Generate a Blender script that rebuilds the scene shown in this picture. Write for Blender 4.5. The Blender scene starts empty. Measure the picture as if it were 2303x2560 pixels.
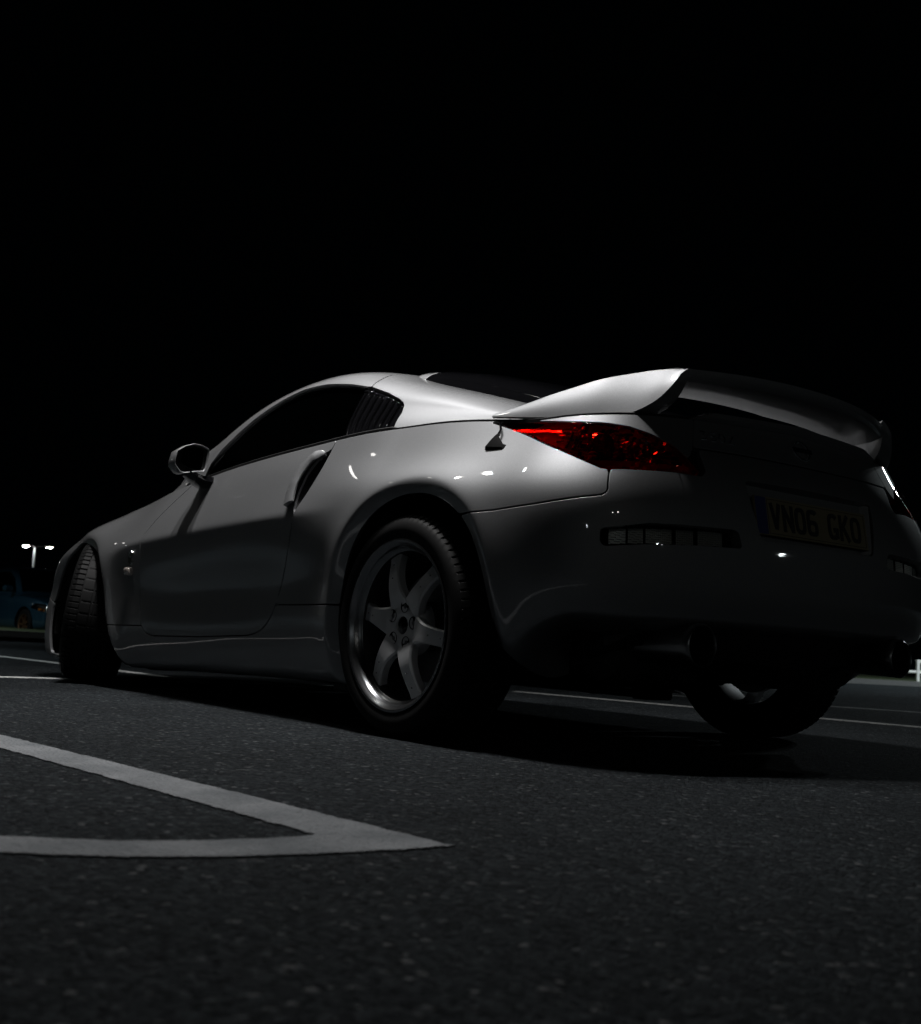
import bpy, math, random
import numpy as np
from mathutils import Vector, Matrix
random.seed(7); RNG = np.random.default_rng(7)
scene = bpy.context.scene
# ------------------------------------------------------------------ camera
CAM = dict(loc=(-2.947, 2.918, 0.296), yaw=-0.65103, pitch=0.10581, roll=0.05845, f=3012.45)
def set_camera():
    cd = bpy.data.cameras.new('camera'); co = bpy.data.objects.new('camera', cd)
    scene.collection.objects.link(co)
    y, p, r = CAM['yaw'], CAM['pitch'], CAM['roll']
    f = Vector((math.cos(y)*math.cos(p), math.sin(y)*math.cos(p), math.sin(p)))
    rt = Vector((math.sin(y), -math.cos(y), 0)); up = rt.cross(f)
    r2 = rt*math.cos(r) + up*math.sin(r); u2 = up*math.cos(r) - rt*math.sin(r)
    m = Matrix((r2, u2, -f)).transposed().to_4x4(); m.translation = Vector(CAM['loc'])
    co.matrix_world = m
    cd.sensor_fit = 'VERTICAL'; cd.sensor_height = 40.0
    cd.lens = CAM['f']/2560.0*40.0
    cd.clip_start = 0.02; cd.clip_end = 900
    cd.dof.use_dof = True; cd.dof.focus_distance = 3.75; cd.dof.aperture_fstop = 6.3
    scene.camera = co
set_camera()
# ------------------------------------------------------------------ night sky, exposure
world = bpy.data.worlds.new('World'); scene.world = world; world.use_nodes = True
bg = world.node_tree.nodes['Background']
bg.inputs[0].default_value = (0.22, 0.46, 0.66, 1); bg.inputs[1].default_value = 0.0004
vs = scene.view_settings
vs.view_transform = 'Standard'; vs.look = 'None'; vs.exposure = 0.0; vs.gamma = 1.0
scene.render.resolution_x = 921; scene.render.resolution_y = 1024
scene.cycles.max_bounces = 8; scene.cycles.transparent_max_bounces = 12
scene.cycles.sample_clamp_indirect = 3.0
# lamp heads that light the car park: (x, y, z, watts, width along x, depth)
LAMP_HEADS = [(0.55, 1.10, 5.2, 50), (1.40, 1.10, 5.2, 50)]
LAMP_SPREAD = 80
# ------------------------------------------------------------------ helpers
COL = scene.collection
def tag(o, label=None, cat=None, group=None, kind=None):
    if label: o['label'] = label
    if cat: o['category'] = cat
    if group: o['group'] = group
    if kind: o['kind'] = kind
    return o
def empty(name, loc=(0, 0, 0), rz=0, parent=None):
    o = bpy.data.objects.new(name, None); COL.objects.link(o)
    o.location = loc; o.rotation_euler = (0, 0, rz); o.empty_display_size = .1
    if parent: o.parent = parent
    return o
def mesh_obj(name, V, F, mat, parent=None, N=None, smooth=True, loc=None, flat_angle=None):
    me = bpy.data.meshes.new(name)
    me.from_pydata([tuple(map(float, v)) for v in V], [], [tuple(map(int, f)) for f in F])
    if smooth: me.shade_smooth()
    me.update()
    if mat: me.materials.append(mat)
    if N is not None:
        me.normals_split_custom_set_from_vertices([tuple(map(float, n)) for n in N])
    elif flat_angle is not None:
        me.set_sharp_from_angle(angle=math.radians(flat_angle))
    o = bpy.data.objects.new(name, me); COL.objects.link(o)
    if parent: o.parent = parent
    if loc is not None: o.location = loc
    return o
def copy_obj(o, parent=None):
    c = o.copy(); COL.objects.link(c); c.parent = parent; return c
def copy_tree(o, parent=None):
    kids = [k for k in scene.objects if k.parent == o]
    c = copy_obj(o, parent)
    for k in kids: copy_tree(k, c)
    return c
class MB:
    """collects simple solids into one mesh"""
    def __init__(s): s.V = []; s.F = []
    def add(s, V, F):
        b = len(s.V); s.V += [tuple(v) for v in V]; s.F += [tuple(i+b for i in f) for f in F]; return s
    def box(s, c, d, rot=None, bev=0.0):
        hx, hy, hz = d[0]/2, d[1]/2, d[2]/2
        if bev <= 0:
            V = [(x, y, z) for x in (-hx, hx) for y in (-hy, hy) for z in (-hz, hz)]
            F = [(0, 1, 3, 2), (4, 6, 7, 5), (0, 4, 5, 1), (2, 3, 7, 6), (0, 2, 6, 4), (1, 5, 7, 3)]
        else:
            b = min(bev, hx*.9, hy*.9, hz*.9); V = []; idx = {}
            for ix, sx in enumerate((-1, 1)):
                for iy, sy in enumerate((-1, 1)):
                    for iz, sz in enumerate((-1, 1)):
                        for a in range(3):
                            q = [sx*(hx-(0 if a == 0 else b)), sy*(hy-(0 if a == 1 else b)), sz*(hz-(0 if a == 2 else b))]
                            idx[ix, iy, iz, a] = len(V); V.append(tuple(q))
            g = lambda x, y, z, a: idx[x, y, z, a]
            F = []
            for k in (0, 1):
                f = [g(k, 0, 0, 0), g(k, 1, 0, 0), g(k, 1, 1, 0), g(k, 0, 1, 0)]; F.append(f if k else f[::-1])
                f = [g(0, k, 0, 1), g(0, k, 1, 1), g(1, k, 1, 1), g(1, k, 0, 1)]; F.append(f if k else f[::-1])
                f = [g(0, 0, k, 2), g(1, 0, k, 2), g(1, 1, k, 2), g(0, 1, k, 2)]; F.append(f if k else f[::-1])
            for i in (0, 1):
                for j in (0, 1):
                    F.append([g(0, i, j, 1), g(1, i, j, 1), g(1, i, j, 2), g(0, i, j, 2)])
                    F.append([g(i, 0, j, 0), g(i, 1, j, 0), g(i, 1, j, 2), g(i, 0, j, 2)])
                    F.append([g(i, j, 0, 0), g(i, j, 1, 0), g(i, j, 1, 1), g(i, j, 0, 1)])
                    for k in (0, 1): F.append([g(i, j, k, 0), g(i, j, k, 1), g(i, j, k, 2)])
        M = rot if rot is not None else Matrix.Identity(3)
        return s.add([tuple(Vector(c)+M@Vector(v)) for v in V], F)
    def tube(s, pts, r, n=12, cap=True):
        P = [Vector(q) for q in pts]; rr = r if hasattr(r, '__len__') else [r]*len(P)
        rings = []; up = Vector((0, 0, 1))
        for i, q in enumerate(P):
            d = (P[min(i+1, len(P)-1)]-P[max(i-1, 0)]).normalized()
            a = d.cross(up)
            if a.length < 1e-3: a = d.cross(Vector((0, 1, 0)))
            a.normalize(); b = a.cross(d)
            rings.append([q+(a*math.cos(2*math.pi*k/n)+b*math.sin(2*math.pi*k/n))*rr[i] for k in range(n)])
        V = [v for ring in rings for v in ring]; F = []
        for i in range(len(P)-1):
            for k in range(n):
                k2 = (k+1) % n; F.append((i*n+k, i*n+k2, (i+1)*n+k2, (i+1)*n+k))
        if cap: F.append(tuple(range(n))[::-1]); F.append(tuple((len(P)-1)*n+k for k in range(n)))
        return s.add(V, F)
    def loft(s, secs, closed=True, caps=True):
        n = len(secs[0]); V = [tuple(v) for q in secs for v in q]; F = []
        for i in range(len(secs)-1):
            for k in range(n if closed else n-1):
                k2 = (k+1) % n; F.append((i*n+k, i*n+k2, (i+1)*n+k2, (i+1)*n+k))
        if caps and closed: F.append(tuple(range(n))[::-1]); F.append(tuple((len(secs)-1)*n+k for k in range(n)))
        return s.add(V, F)
    def lathe(s, prof, c=(0, 0, 0), axis='y', n=64, cap=False):
        """profile of (radius, offset along axis)"""
        V = []; F = []; m = len(prof)
        for k in range(n):
            a = 2*math.pi*k/n; ca, sa = math.cos(a), math.sin(a)
            for r, h in prof:
                q = {'y': (r*ca, h, r*sa), 'z': (r*ca, r*sa, h), 'x': (h, r*ca, r*sa)}[axis]
                V.append((c[0]+q[0], c[1]+q[1], c[2]+q[2]))
        for k in range(n):
            k2 = (k+1) % n
            for j in range(m-1): F.append((k*m+j, k*m+j+1, k2*m+j+1, k2*m+j))
        return s.add(V, F)
    def prism(s, poly, h0, h1, frame=None):
        """extrude a 2-D polygon; frame=(origin, ex, ey, en)"""
        o, ex, ey, en = frame if frame else (Vector((0, 0, 0)), Vector((1, 0, 0)), Vector((0, 1, 0)), Vector((0, 0, 1)))
        n = len(poly)
        V = [o+ex*a+ey*b+en*h0 for a, b in poly]+[o+ex*a+ey*b+en*h1 for a, b in poly]
        F = [tuple(range(n))[::-1], tuple(range(n, 2*n))]+[(i, (i+1) % n, n+(i+1) % n, n+i) for i in range(n)]
        return s.add(V, F)
    def obj(s, name, mat, parent=None, smooth=True, angle=35, loc=None):
        o = mesh_obj(name, s.V, s.F, mat, parent, smooth=smooth, loc=loc)
        bm_fix(o)
        if smooth: o.data.set_sharp_from_angle(angle=math.radians(angle))
        return o
import bmesh
def bm_fix(o):
    bm = bmesh.new(); bm.from_mesh(o.data); bmesh.ops.recalc_face_normals(bm, faces=bm.faces); bm.to_mesh(o.data); bm.free()
def mirror_mesh(o, name, parent):
    me = o.data; V = np.empty(len(me.vertices)*3); me.vertices.foreach_get('co', V); V = V.reshape(-1, 3).copy(); V[:, 1] *= -1
    F = [tuple(pl.vertices)[::-1] for pl in me.polygons]
    c = mesh_obj(name, V, F, me.materials[0] if me.materials else None, parent); c.data.set_sharp_from_angle(angle=math.radians(35)); return c
# ------------------------------------------------------------------ materials
def nt(name):
    m = bpy.data.materials.new(name); m.use_nodes = True; t = m.node_tree
    return m, t, t.nodes, t.links, t.nodes['Principled BSDF']
def simple(name, col, rough=.5, metal=0, coat=0, spec=.5, coat_rough=.04):
    m, t, n, l, b = nt(name)
    b.inputs['Base Color'].default_value = (*col, 1); b.inputs['Roughness'].default_value = rough
    b.inputs['Metallic'].default_value = metal; b.inputs['Coat Weight'].default_value = coat
    b.inputs['Coat Roughness'].default_value = coat_rough
    b.inputs['Specular IOR Level'].default_value = spec
    return m
def paint(name, col, rough=.36, metal=.95):
    m, t, n, l, b = nt(name)
    tc = n.new('ShaderNodeTexCoord')
    fl = n.new('ShaderNodeTexVoronoi'); fl.inputs['Scale'].default_value = 900
    l.new(tc.outputs['Object'], fl.inputs['Vector'])
    mx = n.new('ShaderNodeMix'); mx.data_type = 'RGBA'
    mx.inputs[6].default_value = (*[c*.86 for c in col], 1); mx.inputs[7].default_value = (*[min(1, c*1.14) for c in col], 1)
    l.new(fl.outputs['Color'], mx.inputs[0]); l.new(mx.outputs[2], b.inputs['Base Color'])
    ns = n.new('ShaderNodeTexNoise'); ns.inputs['Scale'].default_value = 5; ns.inputs['Detail'].default_value = 6
    l.new(tc.outputs['Object'], ns.inputs['Vector'])
    mr = n.new('ShaderNodeMapRange'); mr.inputs[3].default_value = .008; mr.inputs[4].default_value = .045
    l.new(ns.outputs[0], mr.inputs[0]); l.new(mr.outputs[0], b.inputs['Coat Roughness'])
    b.inputs['Metallic'].default_value = metal; b.inputs['Roughness'].default_value = rough
    b.inputs['Coat Weight'].default_value = 1.0; b.inputs['Coat IOR'].default_value = 1.5
    return m
def thin_glass(name, tint, rough=.0):
    m, t, n, l, b = nt(name); n.remove(b)
    out = n['Material Output']; tr = n.new('ShaderNodeBsdfTransparent'); tr.inputs[0].default_value = (*tint, 1)
    gl = n.new('ShaderNodeBsdfGlossy'); gl.inputs['Roughness'].default_value = rough
    fr = n.new('ShaderNodeFresnel'); fr.inputs[0].default_value = 1.5
    mx = n.new('ShaderNodeMixShader'); l.new(fr.outputs[0], mx.inputs[0]); l.new(tr.outputs[0], mx.inputs[1]); l.new(gl.outputs[0], mx.inputs[2])
    l.new(mx.outputs[0], out.inputs[0]); return m
def emit(name, col, s):
    m, t, n, l, b = nt(name); b.inputs['Base Color'].default_value = (0, 0, 0, 1)
    b.inputs['Emission Color'].default_value = (*col, 1); b.inputs['Emission Strength'].default_value = s; return m
M = {}
M['paint'] = paint('silver_paint', (.27, .274, .281), rough=.60, metal=1.0)
M['black_gloss'] = simple('black_gloss_plastic', (.003, .003, .0035), .05, coat=.3, spec=.4)
M['black_matt'] = simple('black_matt_plastic', (.005, .005, .0055), .6, spec=.2)
M['void'] = simple('wheel_well_liner', (.008, .008, .008), .9, spec=.1)
M['under'] = simple('underbody_steel', (.016, .016, .017), .7, spec=.3)
M['glass'] = thin_glass('tinted_glass', (.10, .12, .115))
M['mirror'] = simple('mirror_glass', (.55, .60, .60), .02, metal=1)
M['chrome'] = simple('chrome_trim', (.75, .75, .76), .08, metal=1)
M['lens'] = thin_glass('red_lens', (.97, .10, .06), .02)
M['clear'] = thin_glass('clear_lens', (.85, .86, .85), .03)
M['refl'] = simple('lamp_reflector', (.78, .78, .78), .16, metal=1)
M['lamp_red'] = simple('red_reflector', (1.0, .18, .12), .48, metal=.9, coat=.2)
M['prism'] = simple('prism_reflector', (.85, .85, .82), .30, metal=.8)
M['rim'] = simple('gunmetal_alloy', (.66, .665, .68), .38, metal=.3, coat=.4)
M['rim_lip'] = simple('polished_rim_lip', (.26, .265, .275), .27, metal=1)
M['plate_y'] = simple('number_plate_yellow', (.24, .205, .115), .45)
M['plate_b'] = simple('number_plate_blue', (.01, .025, .16), .45)
M['plate_k'] = simple('number_plate_black', (.01, .01, .01), .5)
M['barrel'] = simple('rim_barrel_dark', (.05, .05, .052), .5, metal=.6)
M['disc'] = simple('brake_steel', (.16, .16, .165), .45, metal=.9)
M['seat'] = simple('seat_cloth', (.02, .02, .022), .9)
def tyre_mat():
    m, t, n, l, b = nt('tyre_rubber')
    b.inputs['Roughness'].default_value = .62; b.inputs['Specular IOR Level'].default_value = .12
    tc = n.new('ShaderNodeTexCoord'); ns = n.new('ShaderNodeTexNoise'); ns.inputs['Scale'].default_value = 30; ns.inputs['Detail'].default_value = 5
    l.new(tc.outputs['Object'], ns.inputs['Vector'])
    cr = n.new('ShaderNodeValToRGB'); cr.color_ramp.elements[0].color = (.0035, .0036, .004, 1); cr.color_ramp.elements[1].color = (.008, .008, .008, 1)
    l.new(ns.outputs[0], cr.inputs[0]); l.new(cr.outputs[0], b.inputs['Base Color']); return m
M['tyre'] = tyre_mat()
# ------------------------------------------------------------------ splines
class NSpline:
    """natural cubic spline through (t_i, P_i)"""
    def __init__(s,t,P):
        t=np.asarray(t,float); P=np.asarray(P,float)
        if P.ndim==1: P=P[:,None]; s.one=True
        else: s.one=False
        n=len(t); h=np.diff(t); A=np.eye(n); B=np.zeros_like(P)
        for i in range(1,n-1):
            A[i,i-1]=h[i-1]; A[i,i]=2*(h[i-1]+h[i]); A[i,i+1]=h[i]
            B[i]=6*((P[i+1]-P[i])/h[i]-(P[i]-P[i-1])/h[i-1])
        s.t,s.P,s.h,s.M=t,P,h,np.linalg.solve(A,B)
    def __call__(s,x):
        x=np.asarray(x,float); i=np.clip(np.searchsorted(s.t,x)-1,0,len(s.t)-2)
        h=s.h[i]; a=((s.t[i+1]-x)/h)[...,None]; b=((x-s.t[i])/h)[...,None]; h=h[...,None]
        r=a*s.P[i]+b*s.P[i+1]+((a**3-a)*s.M[i]+(b**3-b)*s.M[i+1])*h*h/6
        return r[...,0] if s.one else r
def softplus(x,w): 
    return w*np.logaddexp(0,np.asarray(x)/w)
def sstep(a,b,x):
    t=np.clip((np.asarray(x,float)-a)/(b-a),0,1); return t*t*(3-2*t)
def polydist(P,poly,closed=True):
    """signed distance of points P (n,2) to polygon (positive inside)"""
    poly=np.asarray(poly,float); A=poly; B=np.roll(poly,-1,0)
    d=np.full(len(P),1e9); ins=np.zeros(len(P),bool)
    for a,b in zip(A,B):
        e=b-a; L=e@e
        if L<1e-14: continue
        q=P-a; t=np.clip(q@e/L,0,1); r=q-t[:,None]*e; d=np.minimum(d,(r*r).sum(1))
        c=(a[1]>P[:,1])!=(b[1]>P[:,1])
        with np.errstate(divide='ignore',invalid='ignore'):
            xx=(b[0]-a[0])*(P[:,1]-a[1])/(b[1]-a[1])+a[0]
        ins^=c&(P[:,0]<xx)
    return np.where(ins,1,-1)*np.sqrt(d)
def smooth_poly(pts,n=6):
    """open polyline smoothed through its points"""
    p=np.asarray(pts,float); t=np.r_[0,np.cumsum(np.linalg.norm(np.diff(p,axis=0),axis=1))]
    return NSpline(t,p)(np.linspace(0,t[-1],(len(p)-1)*n+1))
# ------------------------------------------------------------------ car body surface tables
ARCH_R=smooth_poly([(.29,.10),(.335,.20),(.350,.30),(.335,.43),(.275,.56),(.155,.672),(-.03,.722),(-.19,.692),(-.295,.615),(-.355,.50),(-.39,.36),(-.425,.25),(-.49,.13)])
ARCH_F=smooth_poly([(2.10,.07),(2.20,.17),(2.285,.32),(2.345,.49),(2.44,.592),(2.55,.638),(2.66,.652),(2.78,.636),(2.90,.566),(2.985,.43),(3.02,.30),(3.01,.12)])
# side stations: x, row heights, row half widths (rows go from under the sill up to the belt line)
SIDE=[
 (-.40,[.20,.19,.25,.32,.45,.57,.67,.735,.80,.86,.924],[.60,.715,.805,.845,.866,.874,.870,.852,.810,.766,.722]),
 (-.20,[.17,.16,.23,.33,.45,.57,.67,.74,.80,.86,.941],[.68,.80,.845,.872,.888,.896,.894,.877,.836,.791,.737]),
 (0.00,[.16,.15,.22,.32,.45,.57,.67,.745,.805,.865,.955],[.70,.82,.862,.880,.895,.905,.904,.888,.848,.806,.752]),
 (0.30,[.15,.14,.20,.31,.45,.57,.67,.745,.805,.87,.955],[.70,.825,.864,.884,.892,.902,.902,.888,.860,.824,.785]),
 (0.65,[.14,.135,.19,.30,.45,.57,.67,.74,.80,.865,.940],[.70,.80,.842,.863,.872,.887,.897,.901,.902,.901,.896]),
 (1.20,[.13,.125,.18,.29,.43,.55,.65,.71,.77,.84,.907],[.70,.80,.842,.862,.867,.884,.897,.901,.902,.901,.897]),
 (1.60,[.12,.115,.17,.28,.42,.53,.63,.69,.75,.82,.885],[.70,.805,.845,.863,.869,.885,.897,.901,.902,.900,.896]),
 (2.00,[.11,.105,.16,.27,.40,.51,.60,.66,.72,.79,.852],[.70,.825,.862,.878,.882,.891,.899,.902,.903,.900,.893]),
 (2.30,[.10,.10,.15,.26,.39,.49,.58,.63,.69,.755,.815],[.70,.84,.88,.893,.897,.902,.905,.906,.905,.898,.880]),
 (2.65,[.10,.10,.15,.26,.39,.48,.56,.61,.655,.715,.765],[.70,.84,.88,.893,.900,.905,.906,.902,.888,.832,.735]),
 (2.95,[.10,.10,.15,.25,.36,.44,.50,.555,.60,.665,.715],[.70,.86,.888,.896,.890,.880,.878,.870,.852,.792,.700]),
]
TAILU=[-.52,-.64,-.77,-.94,-1.16,-1.53]
TAILF=[(.27,.985),(.52,.938),(.735,.845),(.885,.67),(.965,.42),(1,0)]
REARZ=[.335,.338,.362,.394,.46,.57,.66,.74,.81,.88,.955]
REARX=[-.48,-.62,-.765,-.822,-.838,-.841,-.832,-.815,-.793,-.764,-.735]
NOSEU=[3.15,3.30,3.50,3.95]
NOSEF=[(.42,.93),(.70,.80),(.90,.55),(1,0)]
NOSEZ=[.14,.13,.18,.25,.33,.40,.45,.50,.55,.60,.645]
NOSEX=[3.30,3.40,3.44,3.455,3.46,3.458,3.45,3.435,3.41,3.36,3.28]
def _lower():
    U=[];G=[]
    x0,z0,y0=SIDE[0]
    for u,(fx,fy) in list(zip(TAILU,TAILF))[::-1]:
        row=[]
        w=(1-fy)**.8
        for k in range(11):
            wk=w if k>4 else max(w,min(1,fx/.52))
            row.append((x0+(REARX[k]-x0)*fx, y0[k]*fy, z0[k]+(REARZ[k]-z0[k])*min(1,wk)))
        U.append(u);G.append(row)
    for x,z,y in SIDE:
        U.append(x);G.append([(x,y[k],z[k]) for k in range(11)])
    x0,z0,y0=SIDE[-1]
    for u,(fx,fy) in zip(NOSEU,NOSEF):
        w=(1-fy)**.8
        U.append(u);G.append([(x0+(NOSEX[k]-x0)*fx,y0[k]*fy,z0[k]+(NOSEZ[k]-z0[k])*w) for k in range(11)])
    return np.array(U),np.array(G)
LU,LG=_lower()
LV=np.array([0,.10,.17,.27,.40,.52,.62,.69,.755,.825,.91])   # row parameter
def crease_z(x): return np.interp(x,[0.3,.67,1.3,1.9,2.2,2.5],[.695,.690,.668,.637,.612,.59])
def lower_base(u,v):
    rows=NSpline(LU,LG.reshape(len(LU),-1))(u).reshape(len(u),11,3)
    return NSpline(LV,rows.transpose(1,0,2).reshape(11,-1))(v).reshape(len(v),len(u),3).transpose(1,0,2)
def arch_ring(P):
    """distance outside the wheel arch opening"""
    d=-polydist(P,ARCH_R); return np.minimum(d,-polydist(P,ARCH_F))
def crease_k(x): return np.interp(x,[.30,.65,1.2,1.6,2.0,2.3,2.65],[0,.335,.30,.43,.575,.64,0])
def crease_bend(x,z):
    k=NSpline([.2,.30,.65,1.2,1.6,2.0,2.3,2.65,2.8],[0,0,.35,.32,.445,.58,.64,0,0])(np.clip(x,.2,2.8))
    w=.005+.03*sstep(2.05,2.45,x)
    return -k*softplus(z-crease_z(x),w)
def lower_surface(u,v):
    """(nu,nv,3) points of the body side, from under the sill up to the belt"""
    S=lower_base(u,v); x,y,z=S[...,0].copy(),S[...,1].copy(),S[...,2]
    S[...,1]+=crease_bend(x,z)
    d=arch_ring(np.c_[x.ravel(),z.ravel()]).reshape(x.shape)
    side=((x>-.6)&(x<3.1))
    lip=softplus(.042-np.clip(d,-.02,1),.004)
    flare=.010*np.exp(-np.clip(d-.03,0,1)**2/(2*.05**2))
    S[...,1]+=np.where(side,-.55*lip+flare,0)
    return S
# ------------------------------------------------------------------ upper shell (bonnet, screen, roof, hatch)
KX=np.array([-.72,-.62,-.5,-.4,-.2,0,.2,.45,.65,.83,1.03,1.28,1.55,1.84,2.05,2.2,2.5,2.8,3.1,3.28])
ZC=np.array([.955,.972,.985,1.00,1.035,1.085,1.140,1.207,1.262,1.318,1.352,1.340,1.250,1.085,.985,.915,.875,.82,.74,.66])
YR=np.array([.30,.42,.52,.56,.60,.605,.61,.612,.600,.593,.592,.597,.615,.66,.70,.69,.66,.62,.55,.45])
ZR=np.array([.958,.965,.970,.972,.99,1.035,1.085,1.140,1.190,1.222,1.243,1.236,1.172,1.035,.94,.875,.825,.775,.70,.64])
def fx(t,x): return NSpline(KX,t)(x)
def upper_nodes():
    top=lower_base(LU,np.array([LV[-1]]))[:,0]
    G=[];U=[]
    us=np.r_[LU[LU<-.3],np.arange(-.25,2.9,.1),LU[LU>=2.95]]
    edge=lower_base(us,np.array([LV[-1]]))[:,0]; edge[:,1]+=crease_bend(edge[:,0],edge[:,2])
    for u,e in zip(us,edge):
        xb,yb,zb=e
        xc=xb if -.4<=u<=2.95 else (-.4+(xb+.4)*.995 if u<0 else xb)
        xc=min(max(xc,-.72),3.27)
        zc=float(fx(ZC,np.array(xc))); yr=min(float(fx(YR,np.array(xc))),max(yb-.06,.0)*.93) if yb>0.02 else 0
        zr=float(fx(ZR,np.array(xc)))
        y0=max(yb-.016,0)
        zr=max(zr,zb+.004); zc=max(zc,zr+.002)
        sx=lambda f: xb+(xc-xb)*f
        r=[(xb,y0,zb-.012)]
        for f,bul in ((.35,.022),(.72,.020)):
            r.append((sx(f*.5),y0+(yr-y0)*f+bul*min(1,(zr-zb)/.25)*.8,zb-.012+(zr-zb+.012)*f+bul*.3*min(1,(zr-zb)/.25)))
        r.append((sx(.55),yr,zr))
        hz=zc-zr
        r.append((sx(.7),yr*.80,zr+hz*.58)); r.append((sx(.85),yr*.42,zr+hz*.90)); r.append((sx(1),0,zc))
        U.append(u);G.append(r)
    return np.array(U),np.array(G)
UU,UG=upper_nodes()
UT=np.array([0,.22,.42,.56,.68,.84,1.0])
def upper_surface(u,t):
    rows=NSpline(UU,UG.reshape(len(UU),-1))(u).reshape(len(u),7,3)
    return NSpline(UT,rows.transpose(1,0,2).reshape(7,-1))(t).reshape(len(t),len(u),3).transpose(1,0,2)
def grid_normals(S):
    a=np.gradient(S,axis=0); b=np.gradient(S,axis=1); n=np.cross(a,b)
    L=np.linalg.norm(n,axis=2,keepdims=True); return n/np.maximum(L,1e-12)
# ------------------------------------------------------------------ ground and painted lines
def asphalt():
    m, t, n, l, b = nt('asphalt')
    tc = n.new('ShaderNodeTexCoord')
    def noise(s, d=4, r=.6):
        q = n.new('ShaderNodeTexNoise'); q.inputs['Scale'].default_value = s; q.inputs['Detail'].default_value = d; q.inputs['Roughness'].default_value = r
        l.new(tc.outputs['Object'], q.inputs['Vector']); return q
    v = n.new('ShaderNodeTexVoronoi'); v.inputs['Scale'].default_value = 105; l.new(tc.outputs['Object'], v.inputs['Vector'])
    v2 = n.new('ShaderNodeTexVoronoi'); v2.inputs['Scale'].default_value = 270; l.new(tc.outputs['Object'], v2.inputs['Vector'])
    big = noise(1.3, 6); fine = noise(160, 3)
    cr = n.new('ShaderNodeValToRGB'); e = cr.color_ramp.elements
    e[0].position = 0; e[0].color = (.0095, .0122, .0150, 1); e[1].position = .82; e[1].color = (.046, .0555, .062, 1)
    e2 = cr.color_ramp.elements.new(.965); e2.color = (.068, .078, .085, 1); e3 = cr.color_ramp.elements.new(1.0); e3.color = (.20, .205, .21, 1)
    sp = n.new('ShaderNodeSeparateColor'); l.new(v.outputs['Color'], sp.inputs[0]); l.new(sp.outputs[0], cr.inputs[0])
    mx = n.new('ShaderNodeMix'); mx.data_type = 'RGBA'; mx.blend_type = 'MULTIPLY'; mx.inputs[0].default_value = 1
    mr = n.new('ShaderNodeMapRange'); mr.inputs[1].default_value = .25; mr.inputs[2].default_value = .75; mr.inputs[3].default_value = .62; mr.inputs[4].default_value = 1.2
    l.new(big.outputs[0], mr.inputs[0]); l.new(cr.outputs[0], mx.inputs[6]); l.new(mr.outputs[0], mx.inputs[7]); l.new(mx.outputs[2], b.inputs['Base Color'])
    b.inputs['Roughness'].default_value = .9; b.inputs['Specular IOR Level'].default_value = .12
    # stones stand proud of the binder
    a1 = n.new('ShaderNodeMath'); a1.operation = 'MULTIPLY_ADD'; a1.inputs[1].default_value = -1.0
    l.new(v.outputs['Distance'], a1.inputs[0]); l.new(fine.outputs[0], a1.inputs[2])
    a2 = n.new('ShaderNodeMath'); a2.operation = 'MULTIPLY_ADD'; a2.inputs[1].default_value = -.5
    l.new(v2.outputs['Distance'], a2.inputs[0]); l.new(a1.outputs[0], a2.inputs[2])
    bp = n.new('ShaderNodeBump'); bp.inputs['Strength'].default_value = 1.0; bp.inputs['Distance'].default_value = .035
    l.new(a2.outputs[0], bp.inputs['Height']); l.new(bp.outputs[0], b.inputs['Normal']); return m
def road_paint(name, dark, lite):
    m, t, n, l, b = nt(name)
    tc = n.new('ShaderNodeTexCoord')
    ns = n.new('ShaderNodeTexNoise'); ns.inputs['Scale'].default_value = 60; ns.inputs['Detail'].default_value = 6; ns.inputs['Roughness'].default_value = .7
    l.new(tc.outputs['Object'], ns.inputs['Vector'])
    n2 = n.new('ShaderNodeTexNoise'); n2.inputs['Scale'].default_value = 6; n2.inputs['Detail'].default_value = 5; l.new(tc.outputs['Object'], n2.inputs['Vector'])
    cr = n.new('ShaderNodeValToRGB'); e = cr.color_ramp.elements
    e[0].position = .30; e[0].color = (*dark, 1); e[1].position = .62; e[1].color = (*lite, 1)
    l.new(n2.outputs[0], cr.inputs[0])
    mx = n.new('ShaderNodeMix'); mx.data_type = 'RGBA'; mx.inputs[7].default_value = (.05, .052, .053, 1)
    c2 = n.new('ShaderNodeValToRGB'); c2.color_ramp.elements[0].position = .60; c2.color_ramp.elements[1].position = .70
    l.new(ns.outputs[0], c2.inputs[0]); l.new(c2.outputs[0], mx.inputs[0]); l.new(cr.outputs[0], mx.inputs[6]); l.new(mx.outputs[2], b.inputs['Base Color'])
    b.inputs['Roughness'].default_value = .75; b.inputs['Specular IOR Level'].default_value = .15
    v = n.new('ShaderNodeTexVoronoi'); v.inputs['Scale'].default_value = 105; l.new(tc.outputs['Object'], v.inputs['Vector'])
    bp = n.new('ShaderNodeBump'); bp.inputs['Strength'].default_value = .8; bp.inputs['Distance'].default_value = .010
    bp.invert = True; l.new(v.outputs['Distance'], bp.inputs['Height']); l.new(bp.outputs[0], b.inputs['Normal']); return m
M['asphalt'] = asphalt(); M['road_paint'] = road_paint('worn_road_paint', (.098, .106, .113), (.17, .178, .186)); M['bright_paint'] = road_paint('bright_road_paint', (.34, .35, .35), (.50, .50, .49))  # far lines get a brighter colour in place of stronger lamps there
def ground_z(x): return -.0118*float(softplus(x-5.5, 1.2))     # the car park falls gently away ahead of the car
gx = [-400, -60, -10, 2, 3, 4, 5, 5.5, 6, 6.5, 7, 8, 9, 10, 12, 15, 20, 30, 60, 120, 400]
g = mesh_obj('ground', [(x, y, ground_z(x)) for x in gx for y in (-400, 400)], [(2*i, 2*i+2, 2*i+3, 2*i+1) for i in range(len(gx)-1)], M['asphalt'], smooth=True)
tag(g, kind='structure')
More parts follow.
